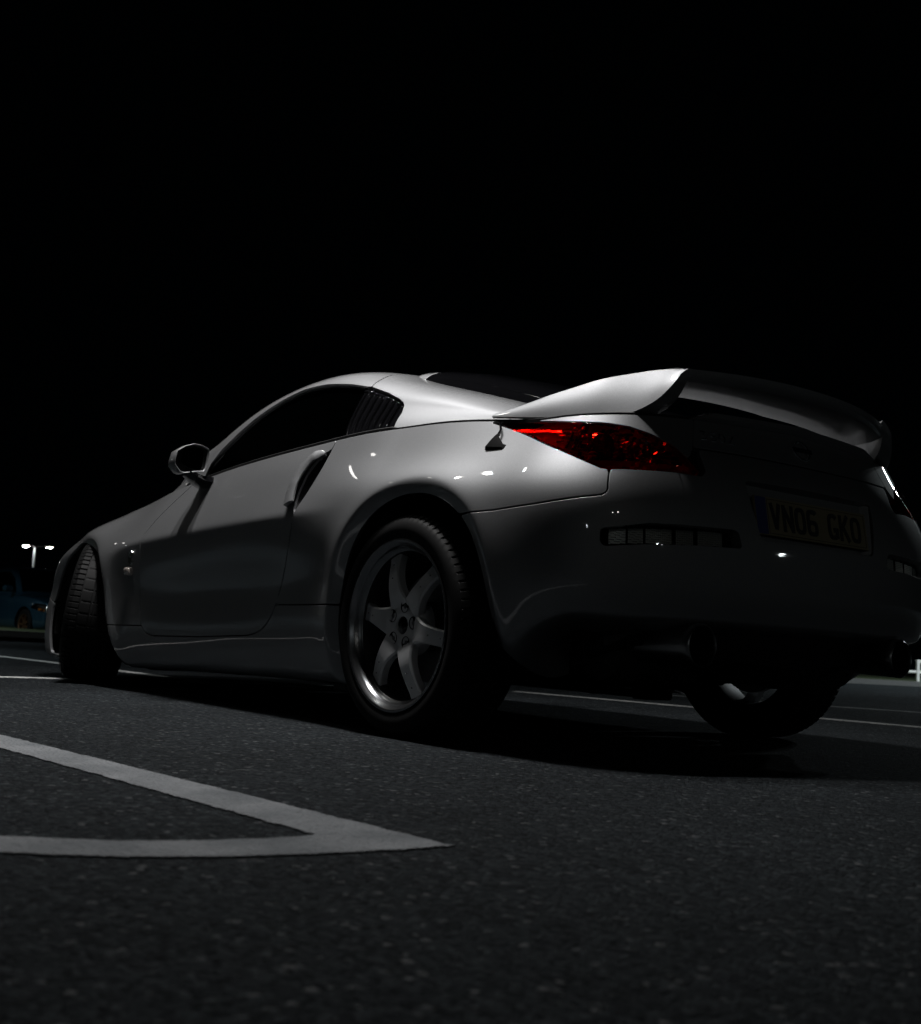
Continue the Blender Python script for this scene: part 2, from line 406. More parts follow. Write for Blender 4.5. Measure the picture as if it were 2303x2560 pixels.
def marking(name, label, left, right, step=.006, jag=.0016, mat='road_paint'):
    """a painted strip between two polylines, with ragged edges"""
    def dense(P):
        P = np.asarray(P, float); d = np.r_[0, np.cumsum(np.linalg.norm(np.diff(P, axis=0), axis=1))]
        n = max(2, int(d[-1]/step)); t = np.linspace(0, d[-1], n)
        return np.c_[np.interp(t, d, P[:, 0]), np.interp(t, d, P[:, 1])]
    a = dense(left); b = dense(right); n = max(len(a), len(b))
    rs = lambda q: np.c_[np.interp(np.linspace(0, 1, n), np.linspace(0, 1, len(q)), q[:, 0]), np.interp(np.linspace(0, 1, n), np.linspace(0, 1, len(q)), q[:, 1])]
    a, b = rs(a), rs(b)
    def rag(q):
        w = RNG.normal(0, 1, (n, 2)); k = np.array([.25, .5, .25])
        lo_ = np.c_[np.interp(np.arange(n), np.arange(0, n, 4), RNG.normal(0, 1, (n+3)//4)), np.interp(np.arange(n), np.arange(0, n, 4), RNG.normal(0, 1, (n+3)//4))]
        q2 = q+(w*.6+lo_*1.2)*jag; q2[0] = q[0]; q2[-1] = q[-1]; return q2
    a, b = rag(a), rag(b)
    top = .0022
    V = [(x, y, top+ground_z(x)) for x, y in a]+[(x, y, top+ground_z(x)) for x, y in b]+[(x, y, -.004+ground_z(x)) for x, y in a]+[(x, y, -.004+ground_z(x)) for x, y in b]
    F = [(i, i+1, n+i+1, n+i) for i in range(n-1)]+[(2*n+i, 2*n+i+1, i+1, i) for i in range(n-1)]+[(n+i, n+i+1, 3*n+i+1, 3*n+i) for i in range(n-1)]
    o = mesh_obj(name, V, F, M[mat], smooth=False); bm_fix(o)
    if o.data.polygons[0].normal.z < 0: o.data.flip_normals()
    tag(o, label, 'road marking', 'painted parking lines'); return o
def strip(name, label, P0, P1, w=.09):
    a = np.array(P0); b = np.array(P1); d = (b-a)/np.linalg.norm(b-a); q = np.array([-d[1], d[0]])*w/2
    return marking(name, label, [a+q, b+q], [a-q, b-q], step=.03, jag=.0022, mat='bright_paint')
marking('parking_line', 'grey white line running along the near side of the silver car, ending in a point', [(-1.545, 1.828), (.10, 1.972), (3.4, 2.26)], [(-1.40, 1.972), (-.19, 2.062), (3.4, 2.36)])
lo = smooth_poly([(-1.545, 1.826), (-1.545, 1.95), (-1.532, 2.08), (-1.512, 2.18), (-1.47, 2.30), (-1.40, 2.42), (-1.22, 2.68), (-.90, 3.0)])
li = smooth_poly([(-1.402, 1.968), (-1.412, 2.02), (-1.41, 2.08), (-1.392, 2.18), (-1.355, 2.28), (-1.28, 2.40), (-1.11, 2.64), (-.84, 2.92)])
m2 = marking('parking_line', 'curved grey white line in the near left foreground meeting the straight line at its point', lo, li)
m2.location.z = .0006
strip('parking_line', 'white line crossing under the nose of the silver car', (2.89, 2.9), (2.87, -1.92))
strip('parking_line', 'white bay line running ahead of the steered front wheel into the distance', (2.98, .05), (9.5, .35))
strip('parking_line', 'white bay line seen beyond the far rear wheel, nearer of the two', (2.82, -1.99), (-.6, -2.86))
strip('parking_line', 'white bay line seen beyond the far rear wheel, farther of the two', (3.6, -2.9), (-.2, -5.6))
# ------------------------------------------------------------------ panels cut out of the body surface
def cut_panel(S, N, D, flip=False, flange=.014, rnd=.0014):
    """keep the part of grid S where D>0; returns V, N, F with a rolled edge going inwards"""
    nu, nv = D.shape; ins = D > 0
    c = ins[:-1, :-1].astype(int)+ins[1:, :-1]+ins[1:, 1:]+ins[:-1, 1:]
    V = []; NN = []; F = []; vid = {}; eid = {}
    def vert(i, j):
        k = i*nv+j
        if k not in vid: vid[k] = len(V); V.append(S[i, j]); NN.append(N[i, j])
        return vid[k]
    def edge(i, j, i2, j2):
        a, b = i*nv+j, i2*nv+j2; k = (a, b) if a < b else (b, a)
        if k not in eid:
            d0, d1 = D[i, j], D[i2, j2]; t = np.clip(d0/(d0-d1), .02, .98)
            eid[k] = len(V); V.append(S[i, j]*(1-t)+S[i2, j2]*t); q = N[i, j]*(1-t)+N[i2, j2]*t; NN.append(q/max(np.linalg.norm(q), 1e-9))
        return eid[k]
    for i, j in np.argwhere(c > 0):
        q = [(i, j), (i+1, j), (i+1, j+1), (i, j+1)]
        if c[i, j] == 4: f = [vert(*k) for k in q]
        else:
            f = []
            for a in range(4):
                k0, k1 = q[a], q[(a+1) % 4]; in0, in1 = ins[k0], ins[k1]
                if in0: f.append(vert(*k0))
                if in0 != in1: f.append(edge(*k0, *k1))
            f = [v for n_, v in enumerate(f) if v != f[n_-1]]
            if len(f) < 3: continue
        F.append(f[::-1] if flip else f)
    V = np.array(V); NN = np.array(NN)
    # boundary edges, oriented with the face on the left
    cnt = {}
    for f in F:
        for a in range(len(f)):
            cnt[(f[a], f[(a+1) % len(f)])] = 1
    bd = [(a, b) for (a, b) in cnt if (b, a) not in cnt]
    out = np.zeros_like(V)
    for a, b in bd:
        t = np.cross(V[b]-V[a], NN[a]); L = np.linalg.norm(t)
        if L > 1e-9: out[a] += t/L; out[b] += t/L
    ring = sorted({k for e in bd for k in e}); m = {}
    VV = [tuple(v) for v in V]; N2 = [tuple(v) for v in NN]
    for k in ring:
        o = out[k]; L = np.linalg.norm(o); o = o/L if L > 1e-9 else o; n = NN[k]
        m[k] = len(VV)
        VV += [tuple(V[k]+o*rnd*.7-n*rnd*.3), tuple(V[k]+o*rnd-n*rnd), tuple(V[k]+o*rnd-n*flange)]
        mid = o*.7+n*.7; N2 += [tuple(mid/np.linalg.norm(mid)), tuple(o), tuple(o)]
    for a, b in bd:
        F.append([b, a, m[a], m[b]])
        for q in (0, 1): F.append([m[b]+q, m[a]+q, m[a]+q+1, m[b]+q+1])
    return np.array(VV), np.array(N2), F
DU = .0125
gu = np.r_[np.arange(-1.53, 2.25, DU), np.arange(2.25, 3.951, DU)]
gv = np.linspace(0, LV[-1], 118); gt = np.linspace(0, 1, 96)
LS = lower_surface(gu, gv); US = upper_surface(gu, gt)
LN = -grid_normals(LS); UN = -grid_normals(US)
def fixn(S, N):
    c = np.array([1.2, 0, .4]); d = ((S-c)*N).sum(2)
    return N if np.median(d) > 0 else -N
LN = fixn(LS, LN); UN = fixn(US, UN)
LN[0, :, 1] = 0; LN[-1, :, 1] = 0; UN[:, -1, 1] = 0
for A in (LN, UN): A /= np.maximum(np.linalg.norm(A, axis=2, keepdims=True), 1e-9)
# face winding of the left grid (u forward, v up) faces inwards
car = empty('sports_car', (0, 0, 0))
tag(car, 'silver two door coupe with big rear spoiler and steered front wheels in an empty bay', 'car')
def mir(S, k): 
    T = S.copy(); T[..., 1] *= -1; return T
def lower_panel(name, sdf, mat=None, iu=None, center=None, both=True, parent=None, flange=.014, rnd=.0014, off=0.0):
    """sdf takes the map (u, z) of points; center='rear'/'front' joins both halves in one mesh"""
    sl = slice(None) if iu is None else slice(np.searchsorted(gu, iu[0]), np.searchsorted(gu, iu[1]))
    S, N, U = LS[sl], LN[sl], gu[sl]
    S = S+N*off
    map_ = np.stack([np.repeat(U[:, None], S.shape[1], 1), S[..., 2]], 2)
    D = sdf(map_.reshape(-1, 2), S.reshape(-1, 3)).reshape(S.shape[:2])
    return _emit(name, S, N, D, mat, center, both, parent, flange, rnd, 0)
def upper_panel(name, sdf, mat=None, iu=None, center=None, both=True, parent=None, flange=.014, rnd=.0014, off=0.0):
    sl = slice(None) if iu is None else slice(np.searchsorted(gu, iu[0]), np.searchsorted(gu, iu[1]))
    S, N, U = US[sl], UN[sl], gu[sl]
    S = S+N*off
    T = np.repeat(gt[None, :], S.shape[0], 0)
    map_ = np.stack([np.repeat(U[:, None], S.shape[1], 1), T], 2)
    D = sdf(map_.reshape(-1, 2), S.reshape(-1, 3)).reshape(S.shape[:2])
    return _emit(name, S, N, D, mat, center, both, parent, flange, rnd, 1)
def _emit(name, S, N, D, mat, center, both, parent, flange, rnd, ax):
    mat = mat or M['paint']; parent = parent or car
    flip = True
    if center == 'rear':
        S = np.concatenate([mir(S, 0)[:0:-1], S], 0); N = np.concatenate([mir(N, 0)[:0:-1], N], 0); D = np.concatenate([D[:0:-1], D], 0)
        n = (len(D)+1)//2
    elif center == 'top':
        S = np.concatenate([S, mir(S, 0)[:, -2::-1]], 1); N = np.concatenate([N, mir(N, 0)[:, -2::-1]], 1); D = np.concatenate([D, D[:, -2::-1]], 1)
    V, NN, F = cut_panel(S, N, D, flip, flange, rnd)
    if len(F) == 0: print('EMPTY PANEL', name); return None, None
    o = mesh_obj(name, V, F, mat, parent, N=NN)
    o2 = None
    if center is None and both:
        W = V.copy(); W[:, 1] *= -1; NW = NN.copy(); NW[:, 1] *= -1
        o2 = mesh_obj(name, W, [f[::-1] for f in F], mat, parent, N=NW)
    return o, o2
PD = polydist
def P2(poly, r=0.0):
    poly = np.asarray(poly, float)
    if r: return lambda m, s: PD(m, poly)
    return lambda m, s: PD(m, poly)
def AND(*fs): return lambda m, s: np.minimum.reduce([f(m, s) for f in fs])
def NOT(f, g=0.0): return lambda m, s: -f(m, s)-g
def SHR(f, g): return lambda m, s: f(m, s)-g
GAP = .0036
def arches(m, s):
    d = np.minimum(-PD(m, ARCH_R), -PD(m, ARCH_F)); return d
# ---- outlines on the body side, in metres: distance along the car from the rear axle, height
DOOR_REAR = smooth_poly([(.549, .939), (.565, .834), (.607, .744), (.635, .703), (.660, .628), (.685, .561), (.717, .493), (.751, .430), (.793, .365), (.846, .312), (.905, .284), (.992, .268)], 4)
DOOR_FRONT = smooth_poly([(1.861, .250), (1.900, .276), (1.918, .32), (1.930, .40), (1.935, .50), (1.928, .58), (1.920, .66), (1.87, .74), (1.76, .83), (1.66, .90)], 4)
DOOR = np.r_[[(.545, .98)], DOOR_REAR, [(1.388, .25), (1.802, .240)], DOOR_FRONT, [(1.60, .98)]]
LAMP = np.array([(-.215, .935), (-.379, .884), (-.583, .820), (-.735, .766), (-.765, .764), (-.844, .771), (-.958, .777), (-1.055, .773), (-1.000, .815), (-.945, .850), (-.861, .877), (-.78, .894), (-.698, .902), (-.55, .909), (-.355, .925)])
SEAM = np.array([(-.20, .644), (-.40, .652), (-.55, .664), (-.68, .683), (-.745, .692), (-.757, .698), (-.762, .708), (-.756, .77)])
QUARTER = np.r_[[(.545, 1.0)], DOOR_REAR[:30], [(.80, .381), (.34, .386), (.2, .386), (0, .40), (-.15, .60)], SEAM, [(-.735, .766), (-.583, .820), (-.379, .884), (-.215, .937), (-.20, 1.0)]]
BUMPER = np.r_[[(-2, -.2), (-.30, -.2), (-.30, .40), (-.15, .60)], SEAM, [(-.844, .771), (-.958, .777), (-1.05, .774), (-1.06, .79), (-1.03, .853), (-1.2, .856), (-2, .856)]]
REFLECT = np.array([(-.744, .602), (-.755, .607), (-.809, .615), (-.882, .628), (-.973, .632), (-1.160, .636), (-1.178, .630), (-1.190, .591), (-1.185, .585), (-1.038, .580), (-.889, .571), (-.760, .557), (-.748, .560), (-.743, .573)])
RECESS = np.array([(-1.215, .778), (-1.225, .783), (-2, .788), (-2, .618), (-1.272, .616), (-1.262, .622)])
HATCH = np.array([(-1.06, 1.2), (-1.02, .99), (-1.012, .853), (-1.03, .853), (-1.2, .856), (-2, .856), (-2, 1.2)])
FENDER = np.r_[[(1.60, .98)], DOOR_FRONT[::-1], [(1.90, .279), (2.3, .272), (2.6, .30), (3.0, .36), (3.06, .40), (3.10, .52), (3.16, .64), (3.3, 1.2), (1.6, 1.2)]]
SILL = np.r_[[(.25, -.1), (.25, .386), (.80, .381)], DOOR_REAR[30:], [(1.388, .25), (1.802, .240), (1.861, .250), (1.90, .279), (2.28, .272), (2.28, -.1)]]
FBUMP = np.array([(2.6, -.1), (2.6, .30), (3.0, .36), (3.06, .40), (3.10, .52), (3.16, .64), (3.2, .70), (3.3, 1.2), (4.5, 1.2), (4.5, -.1)])
HANDLE_CUT = np.array([(.552, .918), (.612, .893), (.650, .838), (.660, .765), (.654, .708), (.636, .690), (.600, .738), (.560, .834), (.545, .890)])
lower_panel('door', AND(SHR(P2(DOOR), GAP), NOT(P2(HANDLE_CUT))), iu=(.4, 2.1))
lower_panel('quarter_panel', AND(SHR(P2(QUARTER), GAP), arches), iu=(-.9, .95))
lower_panel('front_fender', AND(SHR(P2(FENDER), GAP), arches), iu=(1.5, 3.35))
lower_panel('side_sill', AND(SHR(P2(SILL), GAP), arches), iu=(.2, 2.4))
lower_panel('rear_bumper', AND(SHR(P2(BUMPER), GAP), arches, NOT(P2(REFLECT)), NOT(P2(RECESS))), iu=(-1.6, 0), center='rear', flange=.036)
lower_panel('hatch_rear_face', SHR(P2(HATCH), GAP), iu=(-1.6, -.9), center='rear')
TAILTOP = np.r_[[(-.20, 1.2), (-.20, .937), (-.215, .937)], LAMP[:6:-1][::-1][::-1][:0], [(-.355, .927), (-.55, .911), (-.698, .904), (-.78, .896), (-.861, .879), (-.945, .852), (-1.000, .817), (-1.012, .853), (-1.02, .99), (-1.06, 1.2)]]
lower_panel('tail_lamp_surround', SHR(P2(TAILTOP), .0012), iu=(-1.2, -.1))
lower_panel('front_bumper', AND(SHR(P2(FBUMP), GAP), arches), iu=(2.5, 4.2), center=None)
# dark structure just inside the panels so that no gap is see-through
lower_panel('inner_structure', AND(SHR(arches, .012), NOT(P2(LAMP), .0), NOT(P2(REFLECT), .006), NOT(P2(RECESS), .006), NOT(P2(HANDLE_CUT), .004), lambda m, s: .97-m[:, 1]), mat=M['void'], iu=(-1.6, 4.2), off=-.016, flange=.002)
# ---- tail lamps
for side in (0,):
    lamps = lower_panel('tail_lamp', SHR(P2(LAMP), .0035), mat=M['lens'], iu=(-1.2, -.1), flange=.035, rnd=.003, off=.001)
def lamp_inner(sgn, parent):
    """facets of the reflector behind the red lens, each a small tilted mirror"""
    VV = [[], []]; FF = [[], []]
    for u0, du in [(q, .016) for q in np.arange(-.62, -.23, .016)]+[(q, .013) for q in np.arange(-1.05, -.622, .013)]:
        dv = .011 if u0 > -.625 else .014; vv = np.arange(.60, LV[-1], dv)
        us = np.linspace(u0, u0+du*.94, 3)
        for v0 in vv:
            vs_ = np.minimum(np.linspace(v0, v0+dv*.92, 3), LV[-1])
            S = lower_surface(us, vs_); N = fixn(S, grid_normals(S))
            mp = np.c_[np.repeat(us, 3), S[..., 2].ravel()]
            d = PD(mp, LAMP)
            if d.min() < .0005: continue
            front = u0 > -.62; zc = S[1, 1, 2]
            n0 = N[1, 1]; j = RNG.normal(0, 1, 3)
            # highlight shaped in: mirrors tilted to send the overhead lamp to the camera
            nf = n0*.35+np.array([-.38, .58, .62])*.65+j*(.07 if front else .24)
            nf /= np.linalg.norm(nf)
            c0 = S[1, 1]-n0*.016
            ln = nf@n0
            B = S-n0*((S-c0)@nf/max(ln, .3))[..., None]
            B[..., 1] *= sgn
            k = 0 if (front or zc < .80) else 1
            o = len(VV[k]); VV[k] += [tuple(q) for q in B.reshape(-1, 3)]
            FF[k] += [(o+3*i+j, o+3*i+3+j, o+3*i+4+j, o+3*i+1+j) for i in (0, 1) for j in (0, 1)]
    tag(mesh_obj('reflector', VV[0], FF[0], M['lamp_red'], parent, smooth=False), kind='stuff')
    tag(mesh_obj('reflector', VV[1], FF[1], M['refl'], parent, smooth=False), kind='stuff')
    def backing():
        uu = np.arange(-1.06, -.22, .02); v2 = np.linspace(.58, LV[-1], 24)
        S = lower_surface(uu, v2); N = fixn(S, grid_normals(S)); B = S-N*.030
        D = PD(np.c_[np.repeat(uu, len(v2)), S[..., 2].ravel()], LAMP).reshape(S.shape[:2])+.004
        B[..., 1] *= sgn; N[..., 1] *= sgn
        V, NN, F = cut_panel(B, N, D, True, .001, .0005); mesh_obj('lamp_housing', V, F, M['lamp_red'], parent, N=NN)
    backing()
    # vertical and horizontal chrome bars inside the lamp
    def at(u, z, dp):
        P = lower_surface(np.array([u]), np.linspace(.55, LV[-1], 200))[0]; k = np.abs(P[:, 2]-z).argmin()
        n = np.array([-.2, .9, .3]); q = P[k]-n/np.linalg.norm(n)*dp; return (q[0], q[1]*sgn, q[2])
    mb = MB()
    for u in (-.585, -.615): mb.tube([at(u, .832+ (.0), .012), at(u, .865, .012), at(u, .895, .012)], .004, 6)
    for z in (.855, .872, .888): mb.tube([at(-.535, z, .014), at(-.57, z, .012), at(-.60, z, .012)], .0035, 6)
    mb.obj('reflector_bar', M['refl'], parent)
    for (u, z, r) in ((-.70, .845, .030), (-.82, .835, .032)):
        c = Vector(at(u, z, .016)); n = Vector((-.45-(-u-.6)*1.2, .85*sgn, .25)).normalized()
        a = n.cross(Vector((0, 0, 1))).normalized(); b = a.cross(n)
        V = []; F2 = []
        for k in range(24):
            t = 2*math.pi*k/24
            for rr, hh in ((r, .004), (r*.75, -.008), (r*.4, -.014), (.004, -.016)): V.append(c+(a*math.cos(t)+b*math.sin(t))*rr+n*hh)
        for k in range(24):
            for q in range(3): F2.append((k*4+q, k*4+q+1, ((k+1) % 24)*4+q+1, ((k+1) % 24)*4+q))
        mesh_obj('bulb_reflector', V, F2, M['refl'], parent, smooth=False)
lamp_inner(1, lamps[0]); lamp_inner(-1, lamps[1])
# ---- rear reflectors / fog lamps in the bumper
fog = lower_panel('reverse_lamp', SHR(P2(REFLECT), .001), mat=M['clear'], iu=(-1.35, -.6), off=-.028, flange=.01, rnd=.001)
def fog_inner(sgn, parent):
    P = lambda u, z, dp: (lambda S, N: S-N*dp)(*surf_at(u, z))
    hous = MB(); ribs = MB()
    us = np.arange(-1.185, -.745, .01)
    secs = []
    for u in us:
        zl = np.interp(-u, [.745, .889, 1.038, 1.185], [.560, .572, .580, .588]); zh = np.interp(-u, [.745, .882, .973, 1.185], [.604, .628, .632, .632])
        q = [P(u, zl, .030), P(u, zl+.006, .058), P(u, zh-.006, .058), P(u, zh, .030)]
        secs.append([(a[0], a[1]*sgn, a[2]) for a in q])
    hous.loft(secs, closed=False, caps=False); hous.obj('lamp_housing', M['black_gloss'], parent)
    for lo_, hi_ in ((-.972, -.888), (-.880, -.838), (-.825, -.775), (-1.045, -.985), (-1.15, -1.065)):
        ribs = MB()
        for u in np.arange(lo_, hi_, .006):
            zl = np.interp(-u, [.745, .889, 1.038, 1.185], [.560, .572, .580, .588])+.008
            zh = zl+.036
            for z in np.arange(zl, zh, .006):
                a = P(u, z, .040); n = surf_at(u, z)[1]
                t = Vector((-n[1], n[0], 0)).normalized()
                c = Vector(a); r = .0027
                V = [c-t*r-Vector((0, 0, r)), c+t*r-Vector((0, 0, r)), c+t*r+Vector((0, 0, r)), c-t*r+Vector((0, 0, r)), c+Vector(n)*.0009]
                V = [(v.x, v.y*sgn, v.z) for v in V]
                ribs.add(V, [(0, 1, 4), (1, 2, 4), (2, 3, 4), (3, 0, 4)])
        tag(ribs.obj('prism_optic', M['prism'], parent, smooth=False), kind='stuff')
_vv = np.linspace(0, LV[-1], 400)
def surf_at(u, z):
    S = lower_surface(np.array([u-.004, u+.004]), _vv); N = grid_normals(S); N = fixn(S, N)
    k = np.abs(S[0, :, 2]-z)[60:].argmin()+60
    return (S[0, k]+S[1, k])/2, N[0, k]
fog_inner(1, fog[0]); fog_inner(-1, fog[1])
# ---- number plate recess and plate
def plate():
    # recess: tapered box behind the opening in the bumper
    zs = (.618, .784)
    secs = []
    for dep, k in ((.0, 1.0), (.05, .93)):
        ring = []
        pts = [(-1.266, zs[0]), (-1.40, zs[0]), (-1.53, zs[0])]
        low = []; hi = []
        for u in np.linspace(-1.262, -1.53, 14):
            s, n = surf_at(u, .617); low.append(s)
        for u in np.linspace(-1.217, -1.53, 14):
            s, n = surf_at(u, .783); hi.append(s)
        f = lambda q, sg: (q[0]+dep+.004, q[1]*sg*k, .70+(q[2]-.70)*(1 if dep == 0 else .93))
        ring = [f(q, 1) for q in low]+[f(q, -1) for q in low[-2::-1]]+[f(q, -1) for q in hi]+[f(q, 1) for q in hi[-2::-1]]
        if dep: ring = [(-.783-(.70-q[2])*.18, q[1], q[2]) for q in ring]
        secs.append(ring)
    mb = MB(); mb.loft(secs, closed=True, caps=False)
    n = len(secs[0]); mb.F.append(tuple(range(n, 2*n)))
    o = mb.obj('plate_recess', M['paint'], car, angle=30)
    pl = empty('number_plate', parent=car)
    tilt = Vector((-.18, 0, -1)).normalized()   # downwards along the plate
    ey = -tilt; ex = Vector((0, -1, 0)); en = ex.cross(ey)
    org = Vector((-.800, 0, .690))
    if en.x > 0: en = -en
    fr = (org, ex, ey, en)
    mb = MB(); mb.prism([(-.26, -.0555), (.26, -.0555), (.26, .0555), (-.26, .0555)], 0, .006, fr); mb.obj('plate_board', M['plate_y'], pl)
    mb = MB(); mb.prism([(-.258, -.0535), (-.212, -.0535), (-.212, .0535), (-.258, .0535)], .0061, .0066, fr); mb.obj('country_band', M['plate_b'], pl)
    mb = MB()
    for x0, y0, x1, y1 in ((-.207, -.050, .252, -.0487), (-.207, .0487, .252, .050), (-.207, -.0487, -.2057, .0487), (.2507, -.0487, .252, .0487)):
        mb.prism([(x0, y0), (x1, y0), (x1, y1), (x0, y1)], .0061, .0066, fr)
    mb.obj('plate_border', M['plate_k'], pl)
    for c, x0 in zip('VN06 GKO', (-.199, -.143, -.087, -.031, 0, .068, .124, .180)):
        if c == ' ': continue
        glyph(c, fr, x0, -.0395, .050, .079, .014, .0065, M['plate_k'], pl)
def glyph(c, fr, x, y, w, h, t, lift, mat, parent):
    """block plate character made of strokes"""
    mb = MB(); o, ex, ey, en = fr
    def bar(poly): mb.prism([(x+a*w, y+b*h) for a, b in poly], lift, lift+.0008+.00005*len(mb.F), fr)
    tw = t/w; th = t/h
    def seg(a, b):
        a = Vector((a[0]*w, a[1]*h)); b = Vector((b[0]*w, b[1]*h)); d = (b-a).normalized(); q = Vector((-d.y, d.x))*t/2
        mb.prism([(x+p_.x, y+p_.y) for p_ in (a+q, a-q, b-q, b+q)], lift, lift+.0008+.00004*(len(mb.F) % 40), fr)
    m = tw/2; n = th/2
    if c == 'V': seg((m, 1), (.5, n*.6)); seg((1-m, 1), (.5, n*.6))
    elif c == 'N': seg((m, 0), (m, 1)); seg((1-m, 0), (1-m, 1)); seg((m, 1-n), (1-m, n))
    elif c == 'K': seg((m, 0), (m, 1)); seg((m*1.5, .42), (1-m, 1)); seg((m*2.6, .55), (1-m*.8, 0))
    elif c in '0O':
        ring(mb, [(m+.0, 0)], x, y, w, h, t, lift, fr, 0, 360)
    elif c == '6':
        ring(mb, None, x, y, w, h*.60, t, lift, fr, 0, 360); seg((m, .3), (m, .72)); ring(mb, None, x, y+h*.40, w, h*.60, t, lift+.0009, fr, 30, 180)
    elif c == 'G':
        ring(mb, None, x, y, w, h, t, lift, fr, 38, 322); seg((1-m, .06), (1-m, .46)); seg((.52, .46-n), (1-m*.2, .46-n))
    mb.obj('plate_character', mat, parent, smooth=False)
def ring(mb, _, x, y, w, h, t, lift, fr, a0, a1):
    n = 28; out = []; inn = []
    r = w/2
    for k in range(n+1):
        a = math.radians(a0+(a1-a0)*k/n); ca, sa = math.cos(a), math.sin(a)
        def pt(rx, ry):
            e = .62
            return (x+w/2+rx*math.copysign(abs(ca)**e, ca), y+h/2+ry*math.copysign(abs(sa)**e, sa))
        out.append(pt(w/2, h/2)); inn.append(pt(w/2-t, h/2-t*.92))
    for k in range(n): mb.prism([out[k], out[k+1], inn[k+1], inn[k]], lift, lift+.0008, fr)
plate()
# ------------------------------------------------------------------ upper panels
DOORGLASS = np.array([(.567, .035), (.575, .149), (.632, .388), (.688, .540), (.73, .549), (.806, .553), (.992, .561), (1.158, .552), (1.29, .508), (1.427, .455), (1.524, .408), (1.61, .33), (1.66, .22), (1.66, .035)])
QGLASS = np.array([(.560, .035), (.568, .149), (.625, .388), (.680, .540), (.628, .539), (.493, .518), (.405, .480), (.365, .445), (.345, .410), (.315, .310), (.285, .10), (.281, .035)])
SIDEHOLE = np.array([(1.66, .0), (1.66, .22), (1.61, .33), (1.524, .408), (1.427, .455), (1.29, .508), (1.158, .552), (.992, .561), (.806, .553), (.688, .541), (.628, .539), (.493, .518), (.405, .480), (.365, .445), (.345, .410), (.315, .310), (.285, .10), (.279, .0), (.279, -.1), (1.66, -.1)])
SCREEN = np.array([(2.12, .40), (2.0, .46), (1.84, .56), (1.62, .63), (1.45, .69), (1.34, .78), (1.30, 1.2), (2.25, 1.2), (2.18, .7)])
SEAMU = [(.64, .53), (.655, .556), (.690, .612), (.735, .664), (.79, .72), (.80, .80), (.80, 1.3)]
ROOF = np.r_[[(2.05, -.2), (.64, -.2)], SEAMU, [(2.25, 1.3), (2.2, .70), (2.14, .38)]]
CPIL = np.r_[SEAMU[::-1], [(.64, -.2), (-.20, -.2), (-.20, 1.3)]]
upper_panel('roof', AND(SHR(P2(ROOF), GAP*1.1), NOT(P2(SIDEHOLE)), NOT(P2(SCREEN))), iu=(.5, 2.3), center='top')
upper_panel('roof_side_panel', AND(SHR(P2(CPIL), GAP*1.1), NOT(P2(SIDEHOLE))), iu=(-.3, .95), center='top')
upper_panel('hatch_lid', SHR(P2(np.array([(-.205, -.2), (-.205, 1.3), (-1.7, 1.3), (-1.7, -.2)])), .001), iu=(-1.6, -.1), center='top')
upper_panel('bonnet', SHR(P2(np.array([(2.26, .02), (2.12, .30), (2.22, .70), (2.27, 1.3), (3.9, 1.3), (3.9, .02)])), GAP), iu=(2.0, 3.9), center='top')
upper_panel('cowl', P2(np.array([(1.9, -.01), (2.25, -.01), (2.10, .32), (2.21, .70), (2.26, 1.3), (2.2, 1.3), (2.1, .4)])), mat=M['black_matt'], iu=(1.8, 2.4), center='top', off=-.012)
upper_panel('windscreen', SHR(P2(SCREEN), -.004), mat=M['glass'], iu=(1.2, 2.35), center='top', off=-.006, flange=.004)
upper_panel('door_window', SHR(P2(DOORGLASS), .001), mat=M['glass'], iu=(.5, 1.75), off=-.010, flange=.004)
qg = upper_panel('quarter_window', SHR(P2(QGLASS), .001), mat=M['black_gloss'], iu=(.2, .75), off=-.012, flange=.004)
def surf_up(u, t):
    S = upper_surface(np.array([u-.003, u+.003]), np.array([t-.003, t+.003])); N = grid_normals(S); n = N[0, 0]
    if n[1] < 0: n = -n
    return S.mean((0, 1)), n
def louvres(sgn, parent):
    """glossy black flat ribs over the rear quarter window, rounded off at their upper ends"""
    for k in range(7):
        f = k/6
        b = (.545-.215*f, .07); top_u = .655-.262*f
        top_t = np.interp(top_u, [.36, .405, .493, .628, .68], [.43, .475, .513, .533, .535])-.030
        secs = []
        for q in np.r_[np.linspace(0, .80, 9), .84, .88, .91, .94, .96, .98, .99, 1.0]:
            u = b[0]+(top_u-b[0])*q; t = b[1]+(top_t-b[1])*q
            s, n = surf_up(u, t); e = math.sqrt(max(0, 1-max(0, (q-.80)/.20)**2))
            r = .0105
            a = np.array([1, 0, 0.]); a = a-n*(a@n); a /= np.linalg.norm(a)
            ring = []
            for w, h in ((-1, 0), (-1, .85), (-.85, 1.0), (.85, .40), (1, .3), (1, 0)):
                pnt = s-n*.012+a*r*w+n*.010*e*h; ring.append((pnt[0], pnt[1]*sgn, pnt[2]))
            secs.append(ring)
        mb = MB(); mb.loft(secs, closed=True); mb.obj('louvre_rib', M['black_gloss'], parent, angle=40)
        cap = s-n*.008
        MB().lathe([(.0001, .0075), (.0045, .0062), (.0075, .0028), (.0085, -.002)], c=(0, 0, 0), axis='z', n=16).obj('louvre_glint_bead', M['black_gloss'], parent, angle=70, loc=(cap[0], cap[1]*sgn, cap[2]))  # bead added so the top of each rib catches a glint
louvres(1, qg[0]); louvres(-1, qg[1])
